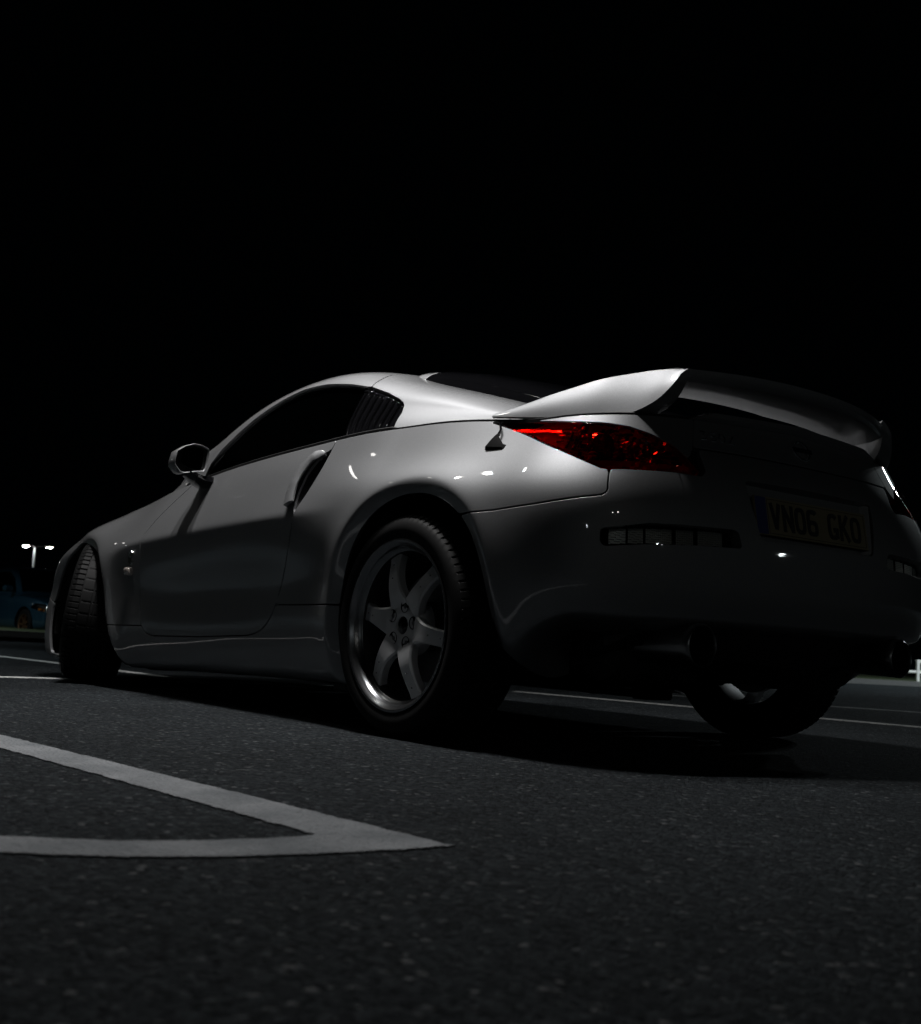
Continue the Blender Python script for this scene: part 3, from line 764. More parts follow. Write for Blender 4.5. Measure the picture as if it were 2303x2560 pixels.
# black waist seal along the bottom of the side glass and the channel behind it
def waist(sgn):
    us = np.arange(-1.0, 1.80, .02); E = lower_surface(us, np.array([LV[-1]]))[:, 0]
    secs = []
    for x, y, z in E:
        f = 1.0 if x > .25 else .62
        secs.append([(x, (y-.0035)*sgn, z-.012), (x, (y-.0035)*sgn, z+.011*f), (x, (y-.008)*sgn, z+.014*f), (x, (y-.026)*sgn, z+.014*f), (x, (y-.032)*sgn, z-.02)])
    MB().loft(secs).obj('waist_seal', M['black_matt'], car, angle=30)
waist(1); waist(-1)
# ---- rear screen: a raised dome of dark glass with a painted leading frame
def rear_screen():
    xs = np.linspace(-.415, .80, 150); ys = np.linspace(-.435, .435, 111)
    X, Y = np.meshgrid(xs, ys, indexing='ij')
    zg = np.interp(X, [-.4, -.2, 0, .2, .45, .65, .76, .80], [1.034, 1.096, 1.160, 1.219, 1.281, 1.320, 1.333, 1.335])
    yw = .43*np.interp(X, [-.4, .2, .8], [.98, .94, .84]) ; r = np.abs(Y)/.43
    Z = zg-.035*r**2-.055*r**9
    S = np.stack([X, Y*yw/.43, Z], 2); N = grid_normals(S); N = N if N[75, 55, 2] > 0 else -N
    mp = np.stack([X, Y], 2).reshape(-1, 2)
    def corner(x0, x1, w, rad):
        def f(m):
            q = np.abs(m-np.array([(x0+x1)/2, 0]))-np.array([(x1-x0)/2-rad, w-rad])
            return rad-np.linalg.norm(np.maximum(q, 0), axis=1)-np.minimum(q.max(1), 0)
        return f
    inner = corner(-.38, .70, .40, .10); outer = corner(-.41, .79, .43, .10)
    D = inner(mp).reshape(X.shape)
    V, NN, F = cut_panel(S, N, D, False, .01, .002); mesh_obj('rear_window', V, F, M['black_gloss'], car, N=NN)
    ring = np.minimum(outer(mp), -inner(mp)-.003)
    for nm, cut, mt in (('rear_window_frame', mp[:, 0]-.695, M['paint']), ('rear_window_seal', .692-mp[:, 0], M['black_gloss'])):
        V, NN, F = cut_panel(S, N, np.minimum(ring, cut).reshape(X.shape), False, .07, .003); mesh_obj(nm, V, F, mt, car, N=NN)
rear_screen()
# ------------------------------------------------------------------ spoiler
def spoiler():
    sp = empty('rear_spoiler', (0, 0, 0), parent=car)
    # blade
    secs = []
    for s in np.linspace(-1, 1, 49):
        y = -.475*s; a = abs(s)
        xt = -.822+.105*a**2.2; zt = 1.065+.008*(1-a**2)-.010*s
        ch = .24-.05*a
        top = [(xt+ch*q, zt+.016*math.sin(math.pi*q)**.8-.020*q) for q in np.linspace(0, 1, 9)]
        bot = [(xt+ch*.86, zt-.046), (xt+ch*.55, zt-.047), (xt+ch*.25, zt-.042), (xt+.022, zt-.037), (xt+.010, zt-.034), (xt+.004, zt-.026), (xt+.001, zt-.008)]
        secs.append([(x, y, z) for x, z in top+bot])
    mb = MB(); mb.loft(secs); mb.obj('blade', M['paint'], sp, angle=28)
    st = [(-.215, (.741, .953), (.731, .963), .012), (-.30, (.731, .945), (.707, .981), .02), (-.386, (.715, .937), (.677, 1.005), .034), (-.467, (.694, .932), (.645, 1.026), .042), (-.531, (.671, .930), (.614, 1.044), .048),
          (-.582, (.643, .931), (.574, 1.057), .05), (-.632, (.610, .935), (.533, 1.068), .048), (-.672, (.577, .956), (.504, 1.073), .042), (-.702, (.545, .988), (.482, 1.074), .034), (-.724, (.507, 1.040), (.466, 1.075), .022)]
    for sgn in (1, -1):
        ring = []
        xs = [s[0] for s in st]; par = np.array([[s[0], *s[1], *s[2], s[3]] for s in st]); t = np.arange(len(st))
        sp_ = NSpline(t, par)(np.linspace(0, len(st)-1, 46)); secs = []
        for x, yb, zb, yt, zt, th in sp_:
            q = []
            for k in np.linspace(0, 1, 9):
                bul = .008*math.sin(math.pi*k)*min(1, th/.04)
                q.append((x, (yb+(yt-yb)*k+bul)*sgn, zb+(zt-zb)*k+bul*.2))
            q.append((x, (yt-th*.35)*sgn, zt+.002)); q.append((x, (yt-th*1.0)*sgn, zt-.012)); q.append((x, (yb-th*1.9)*sgn, zb+.004)); q.append((x, (yb-th*.5)*sgn, zb-.004))
            secs.append(q)
        mb = MB(); mb.loft(secs); mb.obj('end_fin', M['paint'], sp, angle=40)
    # plinth along the lip of the hatch
    us = np.r_[np.linspace(-1.0, -1.53, 24)]
    top = lower_surface(us, np.array([LV[-1]]))[:, 0]
    pts = [tuple(q) for q in top]+[(q[0], -q[1], q[2]) for q in top[-2::-1]]
    secs = []
    for i, q in enumerate(pts):
        f = min(1, min(i, len(pts)-1-i)/5+.15)
        x, y, z = q
        secs.append([(x-.002, y, z+.001), (x-.012, y, z+.012*f), (x-.008, y, z+.026*f), (x+.03, y*.97, z+.034*f), (x+.10, y*.92, z+.026*f+.006), (x+.10, y*.92, z-.01)])
    mb = MB(); mb.loft(secs); mb.obj('spoiler_plinth', M['paint'], sp, angle=30)
spoiler()
# ------------------------------------------------------------------ door handles, mirrors, badges, aerial
def door_handle(sgn):
    root = empty('door_handle', parent=car)
    line = smooth_poly([(.588, .902), (.640, .888), (.671, .858), (.688, .822), (.692, .770), (.682, .722)], 6)
    secs = []; n_ = len(line)
    for i, (u, z) in enumerate(line):
        s, n = surf_at(u-.011, z); q = i/(n_-1); d = line[min(i+1, n_-1)]-line[max(i-1, 0)]; d = d/np.linalg.norm(d)
        along = np.array([d[0], 0, d[1]]); along -= n*(along@n); along /= np.linalg.norm(along); a = np.cross(n, along)
        if a[0] < 0: a = -a
        w = np.interp(q, [0, .12, .5, .8, 1], [.006, .019, .0265, .0285, .0285]); h = np.interp(q, [0, .2, .7, 1], [.006, .020, .026, .022])
        ring = [s+a*w+n*.001, s+a*w*.9+n*h*.8, s+a*w*.3+n*h, s-a*w*.6+n*h*.98, s-a*w+n*h*.75, s-a*w+n*(h-.012)]
        secs.append([(r[0], r[1]*sgn, r[2]) for r in ring])
    k = int(n_*.16); k2 = int(n_*.80)
    MB().loft(secs[:k+1]).obj('handle_tip', M['paint'], root, angle=30)
    MB().loft(secs[k:k2+1]).obj('handle_grip', M['paint'], root, angle=30)
    MB().loft([[(p_[0], p_[1]+.0008*sgn, p_[2]) for p_ in r] for r in secs[k2:]]).obj('handle_foot', M['paint'], root, angle=30)
    # dark cup behind the grip
    outl = HANDLE_CUT; ring0 = []; ring1 = []
    c = outl.mean(0)
    for u, z in outl:
        s, n = surf_at(u, z); ring0.append(s-n*.004); s2, n2 = surf_at(c[0]+(u-c[0])*.8, c[1]+(z-c[1])*.9); ring1.append(s2-n2*.032)
    f = lambda R: [(q[0], q[1]*sgn, q[2]) for q in R]
    mb = MB(); mb.loft([f(ring0), f(ring1)], caps=False); mb.F.append(tuple(len(ring0)+i for i in range(len(ring0)))); mb.obj('handle_cup', M['black_matt'], root)
door_handle(1); door_handle(-1)
def wing_mirror(sgn):
    root = empty('wing_mirror', parent=car)
    out = np.array([(.975, .975), (.955, .990), (.917, 1.005), (.880, 1.003), (.851, .993), (.847, .975), (.850, .948), (.856, .915), (.866, .899), (.888, .896), (.920, .888), (.950, .881), (.966, .884), (.991, .909), (.994, .920), (.990, .945), (.985, .968)])
    c = out.mean(0)
    def sec(x, k, dz=0, dy=0): return [(x, (c[0]+(y-c[0])*k+dy)*sgn, c[1]+(z-c[1])*k+dz) for y, z in out]
    secs = [sec(1.438, .90), sec(1.432, .97), sec(1.436, 1.0), sec(1.46, 1.0), sec(1.49, .97, -.002), sec(1.52, .88, -.005, -.004), sec(1.545, .68, -.008, -.008), sec(1.557, .40, -.010, -.012)]
    MB().loft(secs, caps=False).add(secs[-1], [tuple(range(len(out)))]).obj('mirror_housing', M['paint'], root, angle=50)
    gl = np.array([(.962, .968), (.935, .984), (.905, .996), (.870, .994), (.858, .985), (.858, .950), (.864, .915), (.872, .904), (.890, .902), (.930, .906), (.958, .917), (.966, .930), (.966, .950)])
    V = [(1.437+.002*0, y*sgn, z) for y, z in gl]; n = len(gl)
    c2 = gl.mean(0)
    MB().loft([[(1.4355, y*sgn, z) for y, z in gl], [(1.4475, (c2[0]+(y-c2[0])*.97)*sgn, c2[1]+(z-c2[1])*.97) for y, z in gl]], caps=False).obj('glass_rim', M['black_matt'], root)
    MB().add([(1.446-(y-.9)*.06, y*sgn, z) for y, z in gl], [tuple(range(n))]).obj('mirror_glass', M['mirror'], root)
    MB().add(sec(1.449, .95), [tuple(range(len(out)))]).obj('mirror_back', M['black_matt'], root)
    secs = []
    for q in np.linspace(0, 1, 8):
        y = .925-.135*q; z = .893-.030*q-.012*math.sin(math.pi*q); w = .045+.03*q; h = .014+.012*q; x = 1.475+.035*q
        secs.append([(x-w, y*sgn, z), (x-w*.6, y*sgn, z+h), (x+w*.6, y*sgn, z+h), (x+w, y*sgn, z), (x+w*.6, y*sgn, z-h), (x-w*.6, y*sgn, z-h)])
    MB().loft(secs).obj('mirror_stalk', M['black_gloss'], root, angle=50)
    # painted sail triangle at the foot of the pillar
    q = [surf_up(u, t)[0]+surf_up(u, t)[1]*.002 for u, t in ((1.645, .03), (1.63, .20), (1.60, .325), (1.66, .24), (1.70, .10), (1.70, .03))]
    MB().add([(a[0], a[1]*sgn, a[2]) for a in q], [tuple(range(len(q)))]).obj('mirror_sail', M['paint'], root)
wing_mirror(1); wing_mirror(-1)
def on_side(u, z, lift, sgn=1):
    s, n = surf_at(u, z); q = s+n*lift; return Vector((q[0], q[1]*sgn, q[2])), Vector((n[0], n[1]*sgn, n[2]))
def fender_badge(sgn):
    root = empty('fender_badge', parent=car)
    c, n = on_side(2.006, .566, .003, sgn)
    ex = Vector((-sgn, 0, 0)); ex = (ex-n*ex.dot(n)).normalized(); ey = n.cross(ex) if sgn > 0 else n.cross(ex)
    if ey.z < 0: ey = -ey
    mb = MB(); R, w = .024, .0035; k = 28
    ring = []
    for i in range(k+1):
        a = math.radians(35+290*i/k); ring.append(c+ex*math.cos(a)*R*.8+ey*math.sin(a)*R*1.25+n*.002)
    mb.tube(ring, w, 8); mb.obj('badge_ring', M['chrome'], root)
    fr = (c, ex, ey, n)
    mb = MB(); mb.prism([(-.026, .016), (.022, .016), (.022, .009), (-.010, -.014), (.024, -.014), (.024, -.021), (-.024, -.021), (-.024, -.014), (.008, .009), (-.026, .009)], .0, .0045, fr); mb.obj('badge_letter', M['chrome'], root, smooth=False)
    # side repeater lamp
    root = empty('side_repeater', parent=car)
    c, n = on_side(2.036, .507, .0, sgn)
    fr = []
    mb = MB(); secs = []
    for h, k in ((-.004, 1.0), (.006, 1.0), (.012, .93), (.016, .78), (.018, .45)):
        secs.append([c+ex*math.copysign(abs(math.cos(a))**.6, math.cos(a))*.031*k+ey*math.copysign(abs(math.sin(a))**.6, math.sin(a))*.019*k+n*h for a in np.linspace(0, 2*math.pi, 28, endpoint=False)])
    mb.loft(secs); mb.obj('repeater_lens', simple('repeater_lens', (.55, .48, .44), .12, metal=.55, coat=1), root, angle=50)
fender_badge(1); fender_badge(-1)
def aerial():
    root = empty('aerial', parent=car)
    c, n = on_side(-.292, .850, .0)
    tip = Vector(tuple(surf_at(-.262, .925)[0])) + Vector((0, .012, .004))
    ex = Vector((-1, 0, 0)); ex = (ex-n*ex.dot(n)).normalized(); ey = n.cross(ex)
    if ey.z < 0: ey = -ey
    fr = (c, ex, ey, n)
    mb = MB()
    mb.loft([[c+ex*a+ey*b+n*h for a, b, h in sec] for sec in (
        [(-.036, -.012, 0), (.040, -.010, 0), (.040, .006, 0), (-.018, .010, 0)],
        [(-.030, -.009, .010), (.032, -.008, .006), (.032, .004, .006), (-.014, .010, .012)],
        [(-.014, .010, .018), (.002, .012, .016), (.003, .028, .016), (-.009, .028, .018)],
        [(-.009, .030, .016), (-.001, .031, .015), (.000, .040, .015), (-.007, .040, .016)])])
    mb.obj('aerial_base', M['void'], root)
    MB().tube([c+ex*-.004+ey*.034+n*.012, c+ex*-.010+ey*.056+n*.012, tip], [.0045, .0038, .0032], 8).obj('aerial_stub', M['black_gloss'], root)
aerial()
def rear_badges():
    def on_rear(u, z): 
        s, n = surf_at(u, z); return Vector(s), Vector(n)
    # model number in slim chrome figures on the left of the hatch
    root = empty('model_badge', parent=car)
    def fr_at(u, z):
        c, n = on_rear(u, z); ex = Vector((0, -1, 0)); ex = (ex-n*ex.dot(n)).normalized(); ey = ex.cross(n) if ex.cross(n).z > 0 else n.cross(ex); return (c, ex, ey, n)
    def stroke(fr, pts, w=.0035):
        mb = MB(); c, ex, ey, n = fr
        mb.tube([c+ex*a+ey*b+n*.002 for a, b in pts], w, 6); return mb
    for k, (ch, u) in enumerate((('3', -1.055), ('5', -1.095), ('0', -1.135), ('Z', -1.175))):
        fr = fr_at(u, .896)
        P = {'3': [(-.011, .012), (.010, .012), (-.001, .002), (.010, -.006), (.006, -.013), (-.011, -.013)], '5': [(.011, .012), (-.009, .012), (-.010, .001), (.008, .001), (.010, -.007), (.006, -.013), (-.011, -.013)],
             '0': [(-.010, .0), (-.006, .012), (.006, .012), (.010, 0), (.006, -.013), (-.006, -.013), (-.010, 0)], 'Z': [(-.011, .012), (.012, .012), (-.011, -.013), (.013, -.013)]}[ch]
        stroke(fr, P, .0026).obj('badge_figure', M['chrome'], root)
    root = empty('maker_emblem', parent=car)
    fr = fr_at(-1.529, .905); c, ex, ey, n = fr
    MB().tube([c+ex*math.cos(a)*.034+ey*math.sin(a)*.030+n*.003 for a in np.linspace(0, 2*math.pi, 33)], .0045, 8).obj('emblem_ring', M['chrome'], root)
    mb = MB(); mb.prism([(-.044, -.008), (.044, -.008), (.044, .008), (-.044, .008)], .002, .008, fr); mb.obj('emblem_bar', M['chrome'], root)
rear_badges()
# ------------------------------------------------------------------ wheels
RT, RL, TW = .330, .256, .245
def tyre_mesh():
    hw = TW/2; n = 456
    prof = [(.242, -hw*.80), (.250, -hw*.90), (.268, -hw*.985), (.288, -hw*1.0), (.304, -hw*.965), (.316, -hw*.90), (.3235, -hw*.80)]
    tread = []
    ys = [-.74, -.50, -.495, -.44, -.435, -.10, -.095, -.03, -.025, .025, .03, .095, .10, .435, .44, .495, .50, .74]
    deep = {2, 3, 6, 7, 10, 11, 14, 15}
    for i, q in enumerate(ys):
        r = .3285+.0015*(1-abs(q))
        tread.append((r-(.007 if (i in deep) else 0), hw*q))
    prof = prof+tread+[(r, -h) for r, h in prof[::-1]]
    m = len(prof); V = []; F = []
    for k in range(n):
        a = 2*math.pi*k/n; sip = (k % 6) in (0,); sip2 = (k % 12) == 4
        for j, (r, h) in enumerate(prof):
            rr = r; ah = abs(h)/hw
            if .50 <= ah <= .82 and r > .318 and sip: rr -= .006
            if ah < .43 and sip2 and r > .326: rr -= .0045
            V.append((rr*math.cos(a), h, rr*math.sin(a)))
    for k in range(n):
        k2 = (k+1) % n
        for j in range(m-1): F.append((k*m+j, k*m+j+1, k2*m+j+1, k2*m+j))
    return V, F
def wheel(outer=1):
    """wheel about its own axis: +y is the outer face"""
    root = empty('wheel', parent=car)
    V, F = tyre_mesh(); t = mesh_obj('tyre', V, F, M['tyre'], root); bm_fix(t); t.data.set_sharp_from_angle(angle=math.radians(28))
    yo = TW/2-.004       # lip plane
    rim = [(RL-.010, yo-.012), (RL, yo-.006), (RL, yo+.001), (RL-.004, yo+.003), (RL-.009, yo+.001), (RL-.013, yo-.006), (RL-.018, yo-.010), (RL-.0215, yo-.016), (RL-.024, yo-.026), (RL-.030, yo-.030), (RL-.034, yo-.034)]
    MB().lathe(rim, n=128).obj('rim_lip', M['rim_lip'], root, angle=50)
    barrel = [(RL-.034, yo-.034), (RL-.039, yo-.055), (RL-.046, yo-.10), (RL-.052, yo-.16), (RL-.040, yo-.20), (RL-.014, yo-.215), (RL-.010, yo-.215)]
    MB().lathe(barrel, n=96).obj('rim_barrel', M['barrel'], root, angle=50)
    spoke_root = []
    # six spokes that arch outwards between hub and rim
    for k in range(6):
        a = math.radians(10+60*k); d = np.array([math.cos(a), math.sin(a)]); q = np.array([-d[1], d[0]])
        secs = []
        for s in np.linspace(0, 1, 15):
            r = .052+(.226-.052)*s
            w = .0255+.016*(1-s)**3*1.6+.007*max(0, s-.85)/.15*.8-.002*math.sin(math.pi*s)
            f = yo-.032+.018*math.sin(math.pi*min(1, s*1.05)**.85)-.010*s**2
            th = .030
            pts = [(-w, f-.005), (-w*.82, f), (w*.82, f), (w, f-.005), (w*.9, f-th), (-w*.9, f-th)]
            secs.append([(d[0]*r+q[0]*e, h, d[1]*r+q[1]*e) for e, h in pts])
        sp = MB().loft(secs).obj('spoke', M['rim'], root, angle=32)
        for s in (.55, .80):
            r = .052+(.226-.052)*s; f = yo-.032+.018*math.sin(math.pi*min(1, s*1.05)**.85)-.010*s**2
            MB().lathe([(.0001, .0026), (.0018, .0021), (.0029, .0004), (.0029, -.002)], c=(d[0]*r, f, d[1]*r), n=10).obj('rivet', M['chrome'], root)
    hub = [(.0265, yo-.030), (.036, yo-.027), (.062, yo-.029), (.080, yo-.034), (.087, yo-.044), (.087, yo-.085)]
    n = 60
    MB().lathe(hub, n=n).obj('hub', M['rim'], root, angle=40)
    MB().lathe([(.0001, yo-.026), (.014, yo-.026), (.022, yo-.028), (.0262, yo-.032), (.0262, yo-.05)], n=40).obj('centre_cap', M['black_gloss'], root)
    for k in range(5):
        a = math.radians(28+72*k); c = (math.cos(a)*.057, 0, math.sin(a)*.057)
        h = MB().lathe([(.0185, yo-.0275), (.0195, yo-.0265), (.0190, yo-.0255), (.0180, yo-.0255), (.0172, yo-.028), (.0165, yo-.0285), (.0001, yo-.0285)], c=c, n=24)
        o = h.obj('lug_hole', M['void'], root)
        MB().lathe([(.0001, yo-.0272), (.006, yo-.0272), (.0082, yo-.0280), (.0082, yo-.05)], c=c, n=6).obj('wheel_nut', M['disc'], root)
    MB().tube([(-(RL-.04)*.94, yo-.055, .055), (-(RL-.052)*.93, yo-.045, .052)], .004, 8).obj('valve', M['black_matt'], root)
    # brake disc and caliper
    MB().lathe([(.07, yo-.13), (.165, yo-.13), (.165, yo-.155), (.07, yo-.155)], n=64).obj('brake_disc', M['disc'], root, angle=30)
    mb = MB(); secs = []
    for a in np.linspace(math.radians(-28), math.radians(28), 9):
        ca, sa = math.cos(a), math.sin(a)
        secs.append([(r*ca, h, r*sa) for r, h in ((.11, yo-.095), (.185, yo-.10), (.19, yo-.18), (.11, yo-.18))])
    mb.loft(secs).obj('brake_caliper', M['black_matt'], root)
    MB().lathe([(.0001, yo-.09), (.07, yo-.09), (.075, yo-.12), (.075, yo-.21), (.0001, yo-.21)], n=32).obj('wheel_bearing', M['under'], root)
    return root
w0 = wheel()
YW = .775
w0.location = (0, YW, RT)
w1 = copy_tree(w0, car); w1.location = (2.65, .765, RT); w1.rotation_euler = (math.radians(6), 0, math.radians(-28))
w2 = copy_tree(w0, car); w2.location = (0, -YW, RT); w2.rotation_euler = (0, 0, math.pi)
w3 = copy_tree(w0, car); w3.location = (2.65, -.765, RT); w3.rotation_euler = (0, 0, math.pi+math.radians(-29))
# ------------------------------------------------------------------ wheel wells, underbody, exhaust
def liner(poly, sgn, y0, y1):
    c = poly.mean(0); Q = c+(poly-c)*1.025
    Q = Q[Q[:, 1] > (.27 if c[0] < 1 else .19)]; n = len(Q)
    V = [(a, y0*sgn, b) for a, b in Q]+[(a, y1*sgn, b) for a, b in Q]
    F = [(i, i+1, n+i+1, n+i) for i in range(n-1)]+[tuple(range(n, 2*n))]
    o = mesh_obj('wheel_well', V, F, M['void'], car); o.data.set_sharp_from_angle(angle=math.radians(40))
for sgn in (1, -1):
    liner(ARCH_R, sgn, .845, .50); liner(ARCH_F, sgn, .845, .45)
def floor_pan():
    mb = MB()
    secs = []
    for x, z, h, w in ((-.78, .42, .06, .50), (-.60, .30, .10, .62), (-.40, .24, .10, .52), (.36, .17, .08, .52), (.42, .15, .08, .80), (1.2, .14, .08, .80), (2.1, .13, .08, .80), (2.2, .13, .08, .48), (3.02, .13, .08, .48), (3.08, .13, .08, .62), (3.35, .16, .08, .50)):
        secs.append([(x, -w, z), (x, w, z), (x, w, z+h), (x, -w, z+h)])
    mb.loft(secs); mb.obj('floor_pan', M['under'], car, angle=20)
    for y in (.58, -.58):
        MB().box((.85, y, .128), (.9, .05, .03), bev=.006).obj('chassis_rail', M['under'], car)
        MB().box((1.75, y, .118), (.5, .06, .03), bev=.006).obj('chassis_rail', M['under'], car)
    for y, s in ((.70, 1), (-.70, -1)):
        MB().box((.46, y, .128), (.09, .16, .05), bev=.01).obj('jacking_point', M['under'], car); MB().box((2.02, y, .112), (.10, .14, .04), bev=.01).obj('jacking_point', M['under'], car)
    # rear subframe with arms and differential
    mb = MB(); mb.tube([(0, -.56, .27), (.02, -.3, .23), (.02, 0, .215), (.02, .3, .23), (0, .56, .27)], .035, 10)
    mb.obj('rear_subframe', M['under'], car)
    mb = MB(); mb.lathe([(.001, -.14), (.07, -.13), (.105, -.06), (.11, .03), (.08, .10), (.001, .13)], c=(.05, 0, .25), axis='x', n=20); mb.obj('differential', M['under'], car)
    for s in (1, -1):
        mb = MB(); mb.tube([(-.12, .25*s, .25), (-.06, .62*s, .235)], .026, 8); mb.tube([(.16, .30*s, .22), (.05, .64*s, .215)], .03, 8); mb.obj('suspension_arm', M['under'], car)
        mb = MB(); mb.lathe([(.028, 0), (.05, .02), (.05, .22), (.028, .24)], c=(-.10, .52*s, .24), axis='z', n=16); mb.obj('rear_spring', M['under'], car)
    # silencers and tail pipes
    for s in (1, -1):
        secs = []
        for q, k in ((-.20, .55), (-.18, .9), (-.14, 1), (.14, 1), (.18, .9), (.20, .55)):
            secs.append([(-.50+.095*k*math.cos(a), .36*s+q, .285+.085*k*math.sin(a)) for a in np.linspace(0, 2*math.pi, 20, endpoint=False)])
        MB().loft(secs).obj('silencer', M['under'], car)
        MB().tube([(-.45, .36*s, .25), (.2, .22*s, .19), (.8, .12*s, .17), (2.0, .12*s, .17)], .03, 10).obj('exhaust_pipe', M['under'], car)
        r = .056
        MB().lathe([(r-.012, .10), (r-.004, -.12), (r-.006, -.132), (r-.002, -.138), (r+.004, -.132), (r+.003, -.11), (r-.004, .10)], c=(-.67, .46*s, .318), axis='x', n=36).obj('exhaust_tip', simple('exhaust_steel', (.30, .30, .30), .30, metal=1), car, angle=50)
    # black lower valance with splitter ends between the bumper halves
    secs = []
    for y in np.linspace(-.62, .62, 31):
        f = abs(y)/.62; x = -.790+.13*f**2
        secs.append([(x+.03, y, .375-.02*f), (x+.03, y, .36-.02*f), (x+.06, y, .27+.06*f*f), (x+.16, y, .235+.09*f*f), (x+.20, y, .30+.05*f)])
    MB().loft(secs).obj('rear_valance', M['black_matt'], car, angle=30)
floor_pan()
# ------------------------------------------------------------------ cabin
def cabin():
    mb = MB(); mb.box((1.2, 0, .30), (1.7, 1.3, .06), bev=.02); mb.obj('cabin_floor', M['seat'], car)
    mb = MB(); mb.box((1.90, 0, .74), (.34, 1.36, .22), bev=.06); mb.obj('dashboard', M['seat'], car)
    for y in (.36, -.36):
        root = empty('seat', parent=car)
        MB().box((1.10, y, .42), (.52, .48, .16), bev=.05).obj('seat_cushion', M['seat'], root)
        secs = []
        for q in np.linspace(0, 1, 8):
            x = .86-.24*q; z = .44+.56*q; w = .25-.06*q**3; h = .07
            secs.append([(x+h, y-w, z), (x+h*.7, y-w*.5, z), (x+h*.7, y+w*.5, z), (x+h, y+w, z), (x-h, y+w*.9, z), (x-h, y-w*.9, z)])
        MB().loft(secs).obj('seat_back', M['seat'], root, angle=50)
        MB().box((.60, y, 1.06), (.09, .24, .14), bev=.035).obj('head_rest', M['seat'], root)
    pts = [(1.62+.07*math.cos(a)*.4, .36+.18*math.cos(a)*0+.18*math.sin(a), .80+.18*math.cos(a)) for a in np.linspace(0, 2*math.pi, 33)]
    MB().tube(pts, .014, 8).obj('steering_wheel', M['seat'], car)
    mb = MB(); mb.box((.30, 0, .62), (.10, 1.3, .50), bev=.04); mb.obj('rear_bulkhead', M['seat'], car)
cabin()
# ------------------------------------------------------------------ lamp posts
M['galv'] = simple('galvanised_steel', (.34, .35, .35), .45, metal=.6)
M['lamp_on'] = emit('lamp_lens_lit', (1.0, .95, .86), 60)
M['lamp_soft'] = emit('lamp_lens_frosted', (1.0, .97, .92), 9)
M['lamp_far'] = emit('lamp_lens_bright', (1.0, .97, .90), 320)
M['white_rail'] = simple('white_painted_steel', (.70, .70, .68), .5)
def lamp_post(loc, rz, height, arms, label, size=(.42, .20), col=(.86, .97, 1.0), spread=170, glow='lamp_on', aim=None):
    """column with horizontal arms; arms = [(dx, dy, watts)] of the heads in the post's frame"""
    root = empty('lamp_post', loc, rz)
    tag(root, label, 'lamp post', 'car park lamp posts')
    MB().tube([(0, 0, 0), (0, 0, .02), (0, 0, 1.2), (0, 0, 1.22), (0, 0, height)], [.10, .10, .095, .070, .045], 16).obj('column', M['galv'], root, angle=40)
    MB().box((0, 0, .015), (.36, .36, .03), bev=.006).obj('base_plate', M['galv'], root)
    for i, (dx, dy, w) in enumerate(arms):
        d = Vector((dx, dy, 0)); L = d.length; u = d.normalized()
        MB().tube([(0, 0, height-.12), tuple(u*min(.2, L*.3)+Vector((0, 0, height+.02))), tuple(u*(L-.2)+Vector((0, 0, height+.05)))], .03, 10).obj('arm', M['galv'], root)
        hd = empty('lamp_head', (dx, dy, height), math.atan2(dy, dx), root)
        secs = [[(x, y*s, z) for y, z in ((-1, 0), (-1, .05), (-.6, .10), (.6, .10), (1, .05), (1, 0))] for x, s in ((-.30, .06), (-.24, .13), (0, .17), (.24, .15), (.31, .07))]
        MB().loft(secs).obj('head_casing', M['galv'], hd, angle=30)
        MB().loft([[(.20*k*math.cos(a), .10*k*math.sin(a), z) for a in np.linspace(0, 2*math.pi, 24, endpoint=False)] for k, z in ((1.0, .0), (1.0, -.012), (.9, -.030), (.65, -.045), (.3, -.052))]).obj('lens', ((M['lamp_on'] if w < 30 else M[glow]) if glow else M['lamp_soft']) if w else M['clear'], hd)
        if w:
            ld = bpy.data.lights.new('lamp_light', 'AREA'); ld.energy = w; ld.color = col
            ld.shape = 'RECTANGLE'; ld.size, ld.size_y = size; ld.spread = math.radians(spread)
            lo_ = bpy.data.objects.new('lamp_light', ld); COL.objects.link(lo_); lo_.parent = hd; lo_.location = (0, 0, -.06)
            if aim is not None:      # light alone aimed at the silver car to brighten it; casing stays level
                bpy.context.view_layer.update()
                v = hd.matrix_world.inverted()@Vector(aim)-lo_.location; lo_.rotation_euler = v.to_track_quat('-Z', 'Y').to_euler()
    return root
h0 = LAMP_HEADS[0]
lamp_post((1.5, 5.7, 0), 0, h0[2], [(h[0]-1.5, h[1]-5.7, h[3]) for h in LAMP_HEADS], 'tall steel lamp post whose long arms reach over the silver car', spread=LAMP_SPREAD, col=(1.0, .985, .975), glow=False)
lamp_post((30, 9.5, 0), math.radians(200), 6.5, [(1.0, 0, 16), (-1.0, 0, 16)], 'twin headed lamp post far ahead to the left of the silver car')
lamp_post((-36, -9, 0), math.radians(10), 5.6, [(1.0, 0, 20), (-1.0, 0, 20)], 'twin headed lamp post far behind the silver car', aim=(-.8, 0, .5))
lamp_post((-22, -24, 0), math.radians(45), 5.2, [(1.0, 0, 11), (-1.0, 0, 11)], 'twin headed lamp post far behind and to the right of the silver car', aim=(-.8, 0, .5))
lamp_post((3.2, -16.0, 0), math.radians(90), 6.5, [(1.2, 0, 420), (-1.2, 0, 420)], 'added twin headed lamp post beyond the right edge, brightening the far bays', spread=150)  # invented post, put in to brighten the far ground and the white rail
lamp_post((8.8, 6.2, 0), math.radians(-105), 6.5, [(2.6, -.9, 130), (2.6, .9, 130)], 'added lamp post ahead of the silver car, brightening the lane on its near side', spread=80, glow=False)  # unseen post added to light the ground ahead on the left
lamp_post((5.4, 7.0, 0), math.radians(-100), 6.6, [(4.2, 0, 5)], 'single headed lamp post reaching over the lane just ahead of the silver car')
